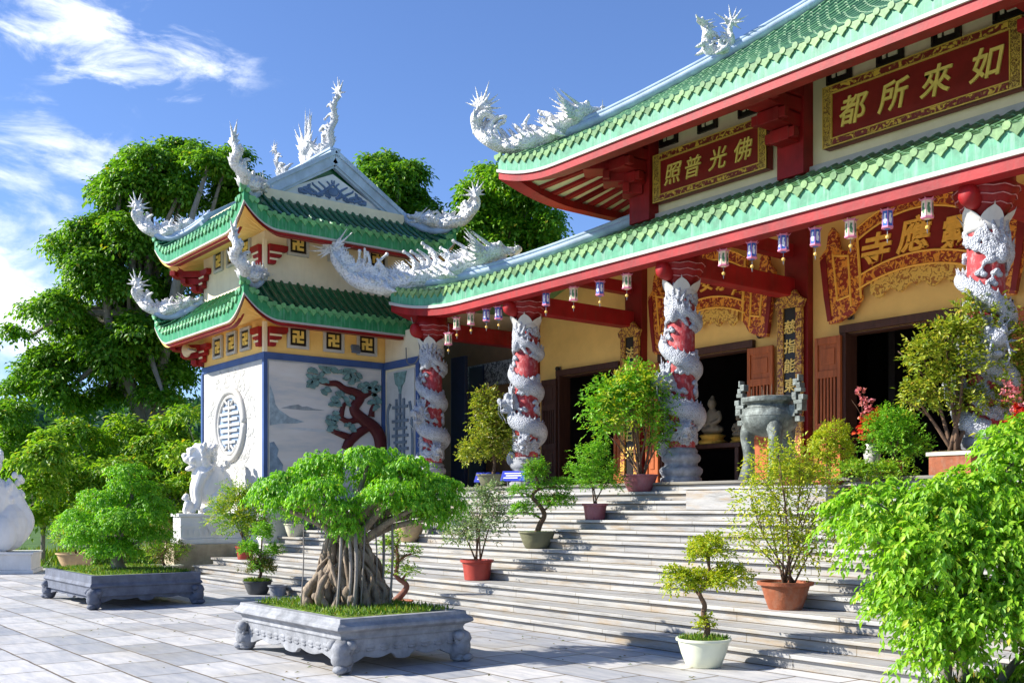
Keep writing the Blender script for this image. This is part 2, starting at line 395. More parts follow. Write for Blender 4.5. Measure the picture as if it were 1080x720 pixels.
def sprays(clumps, n, k, slen, L, W, droop=.35, out=.9, spread=.8, inner=.35, lo=-.55, org=(0, 0, 0), jit=.25, name='foliage', seed=0, fan=1.0):
    """twigs growing out of clump ellipsoids, each carrying k leaves; clump = (x,y,z,rx,ry,rz)"""
    r = np.random.default_rng(100 + seed)
    c = np.array(clumps, float); area = (c[:, 3] * c[:, 4] + c[:, 4] * c[:, 5] + c[:, 3] * c[:, 5])
    idx = r.choice(len(c), n, p=area / area.sum())
    u = unit(r.normal(size=(n, 3))); low = u[:, 2] < lo; u[low, 2] *= -1
    # lumpy clump surface
    ph = r.uniform(0, 6.28, (len(c), 3))[idx]
    lump = 1 + .22 * np.sin(3 * u[:, 0] + ph[:, 0]) + .22 * np.sin(4 * u[:, 1] + ph[:, 1]) + .12 * np.sin(5 * u[:, 2] + ph[:, 2])
    rad = (inner + (1 - inner) * r.random(n) ** .6) * lump
    st = c[idx, :3] + u * c[idx, 3:] * rad[:, None]
    dr = unit(u * out + r.normal(size=(n, 3)) * .55 + np.array([0, 0, .15]))
    sl = slen * r.uniform(.6, 1.3, n)
    side = unit(np.cross(dr, np.array([0, 0, 1.]) + .4 * r.normal(size=(n, 3))))
    Ps, Ds, Ns = [], [], []
    for j in range(k):
        t = (j + .6) / k
        p = st + dr * (sl * t)[:, None] + np.array([0, 0, -1.]) * (sl * droop * t * t)[:, None]
        tan = unit(dr + np.array([0, 0, -2 * droop * t]))
        sg = 1 if j % 2 else -1
        if j == k - 1: d = tan
        else: d = tan * .6 + side * sg * spread * fan + np.array([0, 0, -droop * .9])
        Ps.append(p + r.normal(size=(n, 3)) * jit * L * .4); Ds.append(unit(d) + r.normal(size=(n, 3)) * .22); Ns.append(np.array([0, 0, 1.]) * .8 + u * .5 + r.normal(size=(n, 3)) * .35)
    P = np.concatenate(Ps) - np.array(org); D = np.concatenate(Ds); Q = np.concatenate(Ns)
    m = len(P); LL = L * r.uniform(.65, 1.25, m)
    return leaf_mesh(name, P, D, Q, LL, LL * (W / L))
def limbs(mb, base, top, ends, r0, n=7, wob=.06, seed=0, split=.45, r1=None):
    """tapered trunk from base to top and a limb to each end point"""
    rr = random.Random(seed); base, top = Vector(base), Vector(top); H = (top - base).length
    tr = catmull([base, base.lerp(top, .35) + Vector((rr.uniform(-1, 1), rr.uniform(-1, 1), 0)) * wob * H, base.lerp(top, .7) + Vector((rr.uniform(-1, 1), rr.uniform(-1, 1), 0)) * wob * H, top], 5)
    m = len(tr); mb.tube(tr, [r0 * (1.25 if i == 0 else 1 - .55 * i / (m - 1)) for i in range(m)], n)
    for e in ends:
        e = Vector(e); t = min(.98, max(split, 1 - .5 * max(0, top.z - e.z) / max(H, .01)))
        t = rr.uniform(split, 1) if t > .9 else t
        p = tr[int(t * (m - 1))]
        mid = p.lerp(e, .5) + Vector((rr.uniform(-1, 1), rr.uniform(-1, 1), rr.uniform(-.2, 1))) * .12 * (e - p).length
        q = catmull([p, mid, e], 4); ra = r0 * (1 - .55 * t) * .6
        mb.tube(q, [ra * (1 - .75 * i / (len(q) - 1)) for i in range(len(q))], max(5, n - 2))
# ------------------------------------------------------------------ setting
def sheet(name, x0, x1, y0, y1, z, mat, n=1):
    mb = MB(); mb.add([(x0, y0, z), (x1, y0, z), (x1, y1, z), (x0, y1, z)], [(0, 1, 2, 3)])
    o = link(name, mb.mesh(name), mat); return put(o, kind='structure')
mLawn = M('lawn_green', (.06, .13, .02), .95, .5, 1.2, .5, 30)
sheet('ground', -3000, 3000, -3000, 3000, -.02, mLawn)
sheet('paving', -29.4, 45, -60, 13.4, 0, mPave)

# hillside behind, seen under and between the trees
def hill():
    nx, ny = 70, 24; vs = []; fs = []
    for j in range(ny):
        for i in range(nx):
            a = -PI * .05 + PI * .75 * i / (nx - 1); d = 95 + 260 * j / (ny - 1)
            # direction measured from camera forward (-.788,.616)
            ang = math.atan2(.616, -.788) + (a - PI * .32)
            h = 1 + (j / (ny - 1)) ** .8 * (24 + 5 * math.sin(i * .35) + 4 * math.sin(i * .13 + 1)) + 1.8 * noise.noise(Vector((i * .5, j * .5, 0)))
            vs.append((math.cos(ang) * d, math.sin(ang) * d, h if j else -.5))
    for j in range(ny - 1):
        for i in range(nx - 1): fs.append((j * nx + i, j * nx + i + 1, (j + 1) * nx + i + 1, (j + 1) * nx + i))
    mb = MB(); mb.add(vs, fs); me = mb.mesh('hills', True)
    put(link('hills', me, M('hill_ground', (.02, .06, .025), .95, .5, .1, 0)), kind='structure')
    r = np.random.default_rng(5); n = 1500; cl = []
    for _ in range(n):
        i, j = r.uniform(20, 62), r.uniform(1, 20); a, b = vs[int(j) * nx + int(i)], vs[(int(j) + 1) * nx + int(i) + 1]
        t = r.random(); p = [a[q] + (b[q] - a[q]) * t for q in range(3)]; s = r.uniform(2.2, 4.2)
        cl.append((p[0] + r.uniform(-3, 3), p[1] + r.uniform(-3, 3), p[2] + s * .6, s, s, s * .9))
    me = sprays(cl, 26000, 3, 1.0, 1.3, .9, droop=.2, inner=.75, lo=-.2, name='hill_woods', seed=3)
    put(link('hill_woods', me, lfHill), 'dark wooded hillside far behind the garden', 'woods', kind='stuff')
hill()

# ------------------------------------------------------------------ roofs
class Roof:
    def __init__(s, e, T, ze, zt, lift, Rn, hw=1):
        x0, x1, y0, y1 = e; X0, X1, Y0, Y1 = T
        s.ze, s.zt, s.lift, s.Rn = ze, zt, lift, Rn
        s.sides = {'F': ((x0, y0), (1, 0), (0, 1), x1 - x0, Y0 - y0, X0 - x0, x1 - X1),
                   'R': ((x1, y0), (0, 1), (-1, 0), y1 - y0, x1 - X1, Y0 - y0, y1 - Y1),
                   'B': ((x1, y1), (-1, 0), (0, -1), x1 - x0, y1 - Y1, x1 - X1, X0 - x0),
                   'L': ((x0, y1), (0, -1), (1, 0), y1 - y0, X0 - x0, y1 - Y1, Y0 - y0)}
    def dn(s, sd, w):
        _, _, _, L, D, a, b = s.sides[sd]; return max(0, min(w / a, (L - w) / b))
    def lf(s, sd, w): return s.lift * max(0, 1 - s.dn(sd, w) / s.Rn) ** 2
    def pt(s, sd, w, t, up=0):
        P, e, i, L, D, a, b = s.sides[sd]
        z = s.ze + (s.zt - s.ze) * (.72 * t + .28 * t * t) + s.lf(sd, w) * max(0, 1 - max(0, t - s.dn(sd, w) * 0) * .9) + up
        return Vector((P[0] + e[0] * w + i[0] * D * t, P[1] + e[1] * w + i[1] * D * t, z))
    def smax(s, sd, w): return min(1, s.dn(sd, w))
    def tiles(s, sides, rib, rad, rows=10):
        mb = MB(); ends = MB()
        for sd in sides:
            P, e, i, L, D, a, b = s.sides[sd]; E3 = Vector((*e, 0)); I3 = Vector((*i, 0)); n = int(round(L / rib)); st = L / n
            up0 = Vector((0, 0, 1))
            # bed of pan tiles
            ws = [L * k / (2 * n) for k in range(2 * n + 1)]; nr = 6; vs = []; fs = []
            for w in ws:
                sm = s.smax(sd, w)
                for k in range(nr + 1): vs.append(s.pt(sd, w, sm * k / nr, -.01))
            for q in range(len(ws) - 1):
                for k in range(nr): fs.append((q * (nr + 1) + k, (q + 1) * (nr + 1) + k, (q + 1) * (nr + 1) + k + 1, q * (nr + 1) + k + 1))
            mb.add(vs, fs)
            for q in range(n):
                w = st * (q + .5); sm = s.smax(sd, w)
                if sm > .05:
                    tl = .32; m = max(2, int(sm * D * 1.1 / tl)); vs = []; fs = []
                    for k in range(2 * m):
                        t = sm * ((k // 2) + (k % 2) * .999) / m; rr = rad * (1.12 if k % 2 == 0 else .93)
                        c = s.pt(sd, w, t)
                        for h in range(5):
                            an = PI * h / 4; vs.append(c + E3 * math.cos(an) * rr + up0 * (math.sin(an) * rr * 1.1))
                    for k in range(2 * m - 1):
                        for h in range(4): fs.append((k * 5 + h, k * 5 + h + 1, (k + 1) * 5 + h + 1, (k + 1) * 5 + h))
                    mb.add(vs, fs)
                c = s.pt(sd, w, 0) + up0 * rad * .45
                poly = [(math.cos(2 * PI * h / 10) * rad * 1.18, math.sin(2 * PI * h / 10) * rad * 1.18) for h in range(10)]
                ends.prism(poly, c + I3 * .02, E3, up0, -I3 * .05)
                c = s.pt(sd, st * q, 0); h = st * .5 - rad * .62
                ends.prism([(-h, .02), (h, .02), (h * .95, -.05), (h * .45, -.085), (0, -.135), (-h * .45, -.085), (-h * .95, -.05)], c + I3 * .015, E3, up0, -I3 * .03)
        return mb, ends
    def trim(s, sides, o0, o1, h0, h1, n=56):
        """band running along the eave with a rectangular section, mitred at corners"""
        mb = MB()
        for sd in sides:
            P, e, i, L, D, a, b = s.sides[sd]; vs = []; fs = []
            ts = [k / n for k in range(n + 1)]; ts = [t + .06 * math.sin(2 * PI * t) * -1 for t in ts]
            for t in ts:
                for o, h in ((o0, h0), (o1, h0), (o1, h1), (o0, h1)):
                    w = -o + (L + 2 * o) * t
                    vs.append((P[0] + e[0] * w - i[0] * o, P[1] + e[1] * w - i[1] * o, s.ze + s.lf(sd, t * L) + h))
            for k in range(n):
                for q in range(4): fs.append((k * 4 + q, k * 4 + (q + 1) % 4, (k + 1) * 4 + (q + 1) % 4, (k + 1) * 4 + q))
            fs += [(0, 1, 2, 3), (n * 4 + 3, n * 4 + 2, n * 4 + 1, n * 4)]
            mb.add(vs, fs)
        return mb
    def hips(s, which, r=.1, up=.12, t0=0.0, t1=1.0):
        mb = MB()
        for sd in which:     # hip at the start of each side
            a = s.sides[sd][5]; pts = [s.pt(sd, a * t, t, up) for t in [t0 + (t1 - t0) * k / 16 for k in range(17)]]
            mb.tube(pts, r, 8)
            mb.tube([p + Vector((0, 0, r * 1.1)) for p in pts], r * .6, 8)
        return mb
    def hip_one(s, sd, **k): return s.hips((sd,), **k)
    def soffit(s, sides, h, wall, zw, nr=0):
        """underside from the eave to the wall line; returns boards and rafters"""
        mb = MB(); rf = MB(); x0, x1, y0, y1 = wall
        for sd in sides:
            P, e, i, L, D, a, b = s.sides[sd]
            W = {'F': ((x0, y0), (x1, y0)), 'R': ((x1, y0), (x1, y1)), 'B': ((x1, y1), (x0, y1)), 'L': ((x0, y1), (x0, y0))}[sd]
            n = 40; vs = []; fs = []
            for k in range(n + 1):
                t = k / n; w = .06 + (L - .12) * t
                q = Vector((P[0] + e[0] * w + i[0] * .06, P[1] + e[1] * w + i[1] * .06, s.ze + s.lf(sd, t * L) + h))
                g = Vector((W[0][0] + (W[1][0] - W[0][0]) * t, W[0][1] + (W[1][1] - W[0][1]) * t, zw)); vs += [q, g]
            for k in range(n): fs.append((2 * k, 2 * k + 1, 2 * k + 3, 2 * k + 2))
            mb.add(vs, fs)
            E3 = Vector((*e, 0))
            for k in range(nr):
                t = (k + .5) / nr; j = int(t * n) * 2; q, g = Vector(vs[j]), Vector(vs[j + 1]); d = (g - q) * .5
                rf.obox((q + g) * .5 - Vector((0, 0, .04)), d, E3 * .065, (0, 0, .035))
        return mb, rf

# ------------------------------------------------------------------ carved creatures
def dragon_mesh(path, rad, head=1.0, tail_fan=9, dorsal=34, curls=6, seed=1, voxel=.016, mane=13, jaw=True, sp=1.0, dors_side=1, legs=True, fat=.88):
    """long scaly body along path in the local XZ plane (tail first, head last)"""
    rr = random.Random(seed); mb = MB(); P = catmull([(x, 0, z) for x, z in path], 8); m = len(P); rd = lerp_list(rad, m)
    P = [p + Vector((0, .06 * math.sin(i * .5), 0)) for i, p in enumerate(P)]
    rd = [q * fat for q in rd]; mb.tube(P, rd, 12)
    for k in range(0, m, 1):                       # belly plates and lumps
        for _ in range(1 if k % 2 else 0):
            a = rr.uniform(0, 6.28); t = (P[min(k + 1, m - 1)] - P[max(0, k - 1)]).normalized(); u = Vector((0, 1, 0)); w = t.cross(u)
            mb.ell(P[k] + (u * math.cos(a) + w * math.sin(a)) * rd[k] * .9, rd[k] * rr.uniform(.16, .28), nu=7, nv=5)
    for k in range(dorsal):                        # dorsal fins
        j = int((k + .5) / dorsal * (m - 3)) + 1; t = (P[j + 1] - P[j - 1]).normalized(); w = Vector((-t.z, 0, t.x)) * dors_side
        mb.spike(P[j] + w * rd[j] * .7, w - t * .6, sp * (.20 + rd[j] * 1.0), .042, 5, -t * .1)
        for y in (-1, 1):
            if k % 2: mb.spike(P[j] + Vector((0, y * rd[j] * .75, rd[j] * .2)), Vector((0, y, .55)) - t * .7, sp * (.10 + rd[j] * .6), .04, 5, w * .1)
    if tail_fan:
        t = (P[0] - P[2]).normalized()
        for k in range(tail_fan):
            a = R(-115 + 230 * k / (tail_fan - 1)); d = Vector((t.x * math.cos(a) - t.z * math.sin(a), rr.uniform(-.25, .25), t.x * math.sin(a) + t.z * math.cos(a)))
            mb.spike(P[1], d, sp * rr.uniform(.32, .58), .05, 5, Vector((0, 0, .14)), 6)
    for k in range(curls):                         # flames and cloud scrolls off the back
        j = int(rr.uniform(.18, .8) * m); t = (P[j + 1] - P[j - 1]).normalized(); w = Vector((-t.z, 0, t.x)) * dors_side
        b = P[j] + w * rd[j] * .5; Lc = sp * rr.uniform(.3, .6); sgn = rr.choice((-1, 1)); y = rr.uniform(-.12, .12)
        pts = [b + w * Lc * q + t * sgn * .3 * Lc * math.sin(q * 3.3) + Vector((0, y * q, 0)) for q in [h / 7 for h in range(8)]]
        mb.tube(pts, [.07 * (1 - .8 * q / 7) + .014 for q in range(8)], 6)
        if rr.random() < .6: mb.ell(pts[-1], .05, nu=7, nv=5)
    if legs:
        for f in (.42, .72):
            j = int(f * m)
            for y in (-1, 1):
                k0 = P[j] + Vector((0, y * rd[j] * .8, 0)); k1 = k0 + Vector((.12, y * .14, -.12)); k2 = k1 + Vector((.14, 0, -.06))
                mb.tube([k0, k1, k2], [.09, .07, .045], 7)
                for c in (-1, 0, 1): mb.spike(k2, (1, c * .6, -.2), .1, .025, 4)
    if head:
        h = head; p = P[-1]; t = (P[-1] - P[-3]).normalized(); t = (t + Vector((.35, 0, -.25))).normalized(); w = Vector((-t.z, 0, t.x)); y3 = Vector((0, 1, 0))
        rot = Matrix((t, y3, w)).transposed()
        mb.ell(p + t * .06 * h + w * .05 * h, (.22 * h, .17 * h, .17 * h), rot)              # skull
        mb.ell(p + t * .28 * h + w * .06 * h, (.2 * h, .11 * h, .075 * h), rot)               # muzzle
        mb.ell(p + t * .45 * h + w * .10 * h, (.07 * h, .10 * h, .06 * h), rot)               # nose
        mb.ell(p + t * .24 * h - w * .12 * h, (.18 * h, .085 * h, .045 * h), rot)             # jaw
        for y in (-1, 1):
            mb.ell(p + t * .15 * h + w * .17 * h + y3 * y * .1 * h, .05 * h, nu=8, nv=6)      # brow and eye
            mb.spike(p - t * .02 * h + w * .14 * h + y3 * y * .09 * h, -t + w * .9 + y3 * y * .3, .42 * h, .035 * h, 6, -t * .1 + w * .1, 6)   # horns
            mb.spike(p + t * .4 * h + y3 * y * .09 * h, t * .3 + y3 * y + w * .5, .34 * h, .018 * h, 5, w * .15 - t * .1, 6)                 # whisker
            for q in (.3, .38): mb.spike(p + t * q * h + y3 * y * .07 * h, -w, .07 * h, .016 * h, 4)
        for k in range(mane):                                                               # mane
            a = R(-130 + 260 * k / (mane - 1)); d = -t * .9 + (w * math.cos(a) + y3 * math.sin(a) * .8)
            mb.spike(p - t * .05 * h + d * .1 * h, d, h * rr.uniform(.28, .5), .04 * h, 5, w * .12 * h, 5)
        mb.spike(p - w * .12 * h, -w + t * .3, .22 * h, .04 * h, 5)
    return fuse(mb, voxel, 1, 'dragon')
HALL_PATH = [(-.5, 1.0), (-.66, .76), (-.58, .42), (-.2, .14), (.3, .1), (.75, .18), (1.15, .36), (1.48, .56), (1.7, .72)]
D_ME = dragon_mesh(HALL_PATH, [.05, .10, .14, .19, .23, .25, .24, .20, .14], seed=2, curls=13, dorsal=46, tail_fan=13, mane=19, head=1.35)
LOW_PATH = [(-1.62, .92), (-1.5, .62), (-1.1, .18), (-.5, -.02), (.1, .0), (.7, .12), (1.3, .26), (1.85, .45), (2.2, .60)]
D_LOW = dragon_mesh(LOW_PATH, [.06, .13, .19, .23, .26, .27, .25, .22, .15], head=1.35, curls=20, dorsal=56, seed=5, tail_fan=15, mane=17, sp=1.15)
PAV_PATH = [(-.55, .80), (-.60, .58), (-.46, .30), (-.12, .09), (.25, .05), (.58, .13), (.85, .22)]
D_PAV = dragon_mesh(PAV_PATH, [.05, .10, .13, .16, .18, .17, .12], head=.75, curls=10, dorsal=36, seed=8, tail_fan=9, mane=11, legs=False, sp=.72, fat=.85)
RIDGE_PATH = [(.78, 1.85), (.62, 1.5), (.42, 1.0), (.28, .55), (.05, .22), (-.3, .15), (-.62, .22), (-.85, .45)]
D_RIDGE = dragon_mesh(RIDGE_PATH, [.04, .09, .12, .14, .16, .16, .14, .10], head=.7, curls=15, dorsal=44, seed=12, tail_fan=9, mane=9, dors_side=-1, legs=False, voxel=.02)
SMALL_PATH = [(-.48, .95), (-.42, .72), (-.46, .45), (-.38, .2), (-.1, .14), (.16, .22), (.22, .5), (.2, .78), (.28, .92)]
D_SMALL = dragon_mesh(SMALL_PATH, [.04, .08, .10, .13, .16, .16, .14, .12, .11], head=.8, curls=7, dorsal=22, seed=14, tail_fan=9, mane=11, fat=1.0)
def flame_pearl():
    mb = MB(); mb.ell((0, 0, .42), .17)
    mb.tube([(0, 0, 0), (0, 0, .3)], [.2, .1], 8)
    rr = random.Random(4)
    for k in range(17):
        a = R(-75 + 150 * k / 16); d = Vector((math.sin(a), rr.uniform(-.2, .2), math.cos(a)))
        mb.spike(Vector((0, 0, .42)) + d * .12, d, .35 + .55 * math.cos(a) ** 2, .06, 5, (.0, 0, .18), 6)
    for s in (-1, 1):
        for k in range(3): mb.spike((s * .12, 0, .08 + .1 * k), (s, 0, .6), .45, .06, 5, (0, 0, .25), 5)
    return fuse(mb, .02, 1, 'flame_pearl')
D_PEARL = flame_pearl()
def piece(parent, name, me, loc, rz=0, scale=1, mat=None, mirror=False, tilt=0, label=None):
    o = link(name, me, mat or mDragon, parent); org = ORG[parent.name]
    o.location = Vector(loc) - org; o.rotation_euler = (0, tilt, rz); o.scale = (scale,) * 3
    if label: o['label'] = label
    return o

def lion_mesh(cub=True, tail=True, voxel=.016):
    """seated guardian lion about 1.5 m tall facing +X, base at z=0"""
    mb = MB(); rr = random.Random(3)
    def E(c, r, ry=0): mb.ell(c, r, Matrix.Rotation(ry, 3, 'Y'), 14, 10)
    E((-.28, 0, .36), (.38, .33, .36)); E((0, 0, .62), (.38, .34, .46), R(-28)); E((.2, 0, .78), (.30, .32, .36))
    for y in (-1, 1):
        E((-.22, y * .25, .26), (.27, .15, .27)); E((-.02, y * .28, .09), (.24, .11, .09)); E((.16, y * .28, .07), (.1, .1, .07))
        mb.tube(catmull([(.25, y * .19, .82), (.38, y * .21, .52), (.36, y * .2, .26), (.42, y * .2, .1)], 4), [.16, .155, .145, .14, .13, .12, .115, .11, .105, .10, .10, .10, .11][:13], 10)
        for k in (-1, 0, 1): E((.52, y * .2 + k * .065, .065), (.1, .045, .065))
        E((.18, y * .2, .9), (.16, .13, .14))
    E((.26, 0, 1.20), (.33, .31, .30)); E((.54, 0, 1.16), (.19, .21, .11)); E((.68, 0, 1.22), (.08, .12, .065))       # head, muzzle, nose
    E((.50, 0, .97), (.17, .18, .06), R(14))
    for y in (-1, 1):
        E((.50, y * .15, 1.35), (.11, .09, .06)); E((.55, y * .14, 1.27), (.055, .055, .055)); E((.12, y * .33, 1.30), (.07, .05, .1), R(20)); E((.50, y * .18, 1.12), (.1, .08, .08))
    for k in range(95):                                                                      # curled mane
        a = rr.uniform(-2.2, 2.2); z = rr.uniform(.74, 1.46); q = .335 + .05 * math.sin(z * 5)
        x = .18 - q * math.cos(a) * .95; y = q * math.sin(a)
        if x > .32: continue
        s = rr.uniform(.05, .085); mb.ell((x, y, z), s, nu=8, nv=6)
    for k in range(9): mb.ell((.36 + .03 * math.cos(k), .22 * math.sin(R(-90 + 22 * k)), .86), .05, nu=8, nv=6)
    tq = catmull([(-.55, 0, .18), (-.66, 0, .42), (-.5, 0, .66), (-.36, 0, .86), (-.3, 0, 1.05)], 5); mb.tube(tq, [.06, .065, .07, .075, .08, .085, .09, .095, .1, .105, .11, .115, .12, .115, .11, .1, .09, .08, .06, .04, .02][:len(tq)], 8)
    for k in range(12): mb.ell((-.42 + .1 * math.cos(k), .12 * math.sin(k * 1.3), .7 + .035 * k), .055, nu=8, nv=6)
    for y in (-1, 1):
        for k in range(0): mb.tube(catmull([(-.42 + .12 * k, y * .37, .52 - .03 * k), (-.38 + .12 * k, y * .41, .40 - .02 * k), (-.30 + .11 * k, y * .40, .32)], 3), [.03, .028, .025, .022, .018, .014, .01], 6)
        mb.tube(catmull([(.36, y * .12, .9), (.22, y * .33, .86), (0, y * .36, .98)], 4), .035, 6)
    if tail:
        for k in range(5): mb.spike((-.52, 0, .36), (-.6, (k - 2) * .3, 1.2), .55, .09, 6, (.2, 0, .1), 6)
    if cub:
        E((.62, .24, .16), (.14, .1, .13)); E((.68, .22, .34), (.09, .085, .085)); E((.75, .22, .32), (.05, .05, .04))
        for y in (.17, .31): E((.72, y, .07), (.05, .035, .08))
    return fuse(mb, voxel, 1, 'lion')
LION = lion_mesh(True, False)
LION_S = lion_mesh(cub=False)

# ------------------------------------------------------------------ dragon-wrapped column
def column_dragon_mesh():
    mb = MB(); rr = random.Random(9); z0, z1 = 2.62, 5.05; turns = 2.9; m = 110; P = []; rd = []
    for k in range(m):
        t = k / (m - 1); a = R(-80) + turns * 2 * PI * t; q = .36 + .04 * math.sin(t * 9)
        P.append(Vector((q * math.cos(a), q * math.sin(a), z1 - (z1 - z0) * (t + .025 * math.sin(t * 21)))))
        rd.append(.06 + .085 * math.sin(min(1, t * 1.5) * PI / 2) + (.02 if .35 < t < .9 else 0))
    mb.tube(P, rd, 12)
    for k in range(2, m - 2, 2):
        t = (P[k + 1] - P[k - 1]).normalized(); o = Vector((P[k].x, P[k].y, 0)).normalized()
        mb.spike(P[k] + Vector((0, 0, rd[k] * .8)) + o * .03, Vector((0, 0, 1)) + o * .5 - t * .6, .13, .035, 5)
    def head(a, z, s):
        o = Vector((math.cos(a), math.sin(a), 0)); t = Vector((-math.sin(a), math.cos(a), 0)); up = Vector((0, 0, 1)); c = o * .40 + up * z
        rot = Matrix((o, t, up)).transposed()
        mb.ell(c, (.2 * s, .2 * s, .2 * s), rot); mb.ell(c + o * .18 * s - up * .02 * s, (.16 * s, .14 * s, .08 * s), rot)
        mb.ell(c + o * .14 * s - up * .17 * s, (.14 * s, .11 * s, .05 * s), rot); mb.ell(c + o * .3 * s + up * .02 * s, (.06 * s, .11 * s, .06 * s), rot)
        for y in (-1, 1):
            mb.ell(c + o * .12 * s + t * y * .12 * s + up * .12 * s, .06 * s)
            mb.spike(c + t * y * .08 * s + up * .15 * s, -o * .1 + up + t * y * .5, .34 * s, .04 * s, 6, up * .1, 5)
            mb.tube([c + o * .28 * s + t * y * .1 * s, c + o * .3 * s + t * y * .16 * s - up * .2 * s, c + o * .2 * s + t * y * .13 * s - up * .32 * s, c + o * .16 * s + t * y * .2 * s - up * .42 * s], [.024 * s, .02 * s, .016 * s, .010 * s], 6)
        for k in range(15):
            an = 2 * PI * k / 15; d = t * math.cos(an) + up * math.sin(an) + o * .15
            mb.spike(c - o * .02 + d * .12 * s, d, .27 * s, .045 * s, 5)
    head(R(-108), 3.72, 1.05); head(R(-40), 2.9, .75); head(R(150), 3.2, .8)
    c = Vector((.34 * math.cos(R(-80)), .34 * math.sin(R(-80)), 4.86)); o = Vector((c.x, c.y, 0)).normalized(); tt = Vector((-o.y, o.x, 0))
    mb.ell(c, (.12, .12, .14))                                                               # tail flame with rays climbing the shaft
    for k in range(11):
        an = R(-20 + 220 * k / 10); d = tt * math.cos(an) + Vector((0, 0, 1)) * math.sin(an)
        e = [c + d * L for L in (.08, .22, .40, .58)]; e = [Vector((p.x, p.y, 0)).normalized() * .335 + Vector((0, 0, p.z + .03 * math.sin(j * 2 + k))) for j, p in enumerate(e)]
        mb.tube(e, [.06, .055, .042, .016], 6)
    for k in range(130):                                                                      # cloud scrolls
        a = rr.uniform(0, 6.28); z = rr.uniform(2.6, 5.2)
        for q in range(3):
            b = a + q * .16; mb.ell((.32 * math.cos(b), .32 * math.sin(b), z + .03 * math.sin(q * 2)), (.06, .06, .038), nu=8, nv=6)
    return fuse(mb, .018, 1, 'column_dragon')
COL_DR = column_dragon_mesh()
def crown_mesh():
    mb = MB()
    rr = random.Random(1)
    for k in range(6):                                                                       # upright lotus petals
        a = 2 * PI * k / 6 + .25; n = 7; hh = rr.uniform(.8, 1.15); vs = []; fs = []
        for j in range(n):
            v = j / (n - 1); wd = .20 * (1 - v ** 3) + .012; r_ = .32 + .09 * v + .05 * v * v
            for i in (-1, 0, 1): vs.append(((r_ + (.0 if i else .02)) * math.cos(a + i * wd / r_), (r_ + (.0 if i else .02)) * math.sin(a + i * wd / r_), 5.22 + .30 * hh * v - (.05 if i else 0) * v))
        for j in range(n - 1):
            for i in (0, 1): fs.append((j * 3 + i, j * 3 + i + 1, (j + 1) * 3 + i + 1, (j + 1) * 3 + i))
        mb.add(vs, fs)
    mb.lathe([(.31, 5.17), (.345, 5.21), (.345, 5.28), (.31, 5.33)], n=28)
    return mb
# ------------------------------------------------------------------ temple hall
COLX = [-20.0, -16.55, -12.33, -6.97, -2.75, .7]
FZ = 2.02
hall = thing('temple_hall', 'large temple hall with two green tiled roofs above the marble stairs', 'temple', (-9.65, 20, 0))
def shell():
    mb = MB(); ops = [(-18.95, -17.0, 4.72), (-15.6, -13.25, 4.72), (-11.1, -8.2, 4.72), (-6.05, -3.7, 4.72), (-2.3, -.35, 4.72)]
    x = -20.0
    for a, b, h in ops:
        mb.box(x, a, 16.3, 16.52, FZ, h); x = b
    mb.box(x, .7, 16.3, 16.52, FZ, 4.72); mb.box(-20.0, .7, 16.3, 16.52, 4.72, 7.6)
    mb.build('wall', mYel, hall)
    w = MB(); w.box(-20.0, -19.8, 16.52, 27, FZ, 7.2); w.box(.5, .7, 16.52, 27, FZ, 7.2); w.box(-20, .7, 27, 27.2, FZ, 7.2); w.build('side_wall', mYel, hall)
    u = MB(); u.box(-16.2, -3.1, 16.3, 16.5, 7.6, 10.2); u.box(-16.2, -16.0, 16.5, 26, 7.4, 10.2); u.box(-3.3, -3.1, 16.5, 26, 7.4, 10.2); u.box(-16.2, -3.1, 26, 26.2, 7.4, 10.2)
    u.build('upper_wall', mUp, hall)
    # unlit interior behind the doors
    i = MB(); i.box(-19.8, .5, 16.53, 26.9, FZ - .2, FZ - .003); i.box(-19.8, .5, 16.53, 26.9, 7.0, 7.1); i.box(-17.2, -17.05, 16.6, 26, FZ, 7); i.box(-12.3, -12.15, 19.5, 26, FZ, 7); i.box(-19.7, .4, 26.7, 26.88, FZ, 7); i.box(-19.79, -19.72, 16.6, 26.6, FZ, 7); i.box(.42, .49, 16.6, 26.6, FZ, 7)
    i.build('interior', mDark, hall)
    f = MB(); f.box(-22.6, 3, 12.73, 16.3, FZ - .25, FZ - .004); f.build('verandah_floor', mFloor, hall)
    for k, xx in enumerate((-20, -16.35, -12.08, -7.2, -2.95, .7)):
        p = MB(); p.box(xx - .26, xx + .26, 16.12, 16.3, FZ, 7.1); p.build('wall_post', mRedDk, hall, bevel=.015)
    for xx in (-16.05, -12.12, -7.2, -3.2):
        q = MB(); q.box(xx - .3, xx + .3, 16.0, 16.3, 7.72, 10.0); q.build('upper_post', mRed, hall, bevel=.015)
    for a, b, h in ops:
        d = MB(); d.box(a - .1, b + .1, 16.19, 16.3, h, h + .14); d.box(a + .03, b - .03, 16.3, 16.56, h - .03, h + .001); d.box(a - .1, a + .03, 16.2, 16.56, FZ, h); d.box(b - .03, b + .1, 16.2, 16.56, FZ, h)
        d.build('door_frame', mWoodDk, hall, bevel=.01)
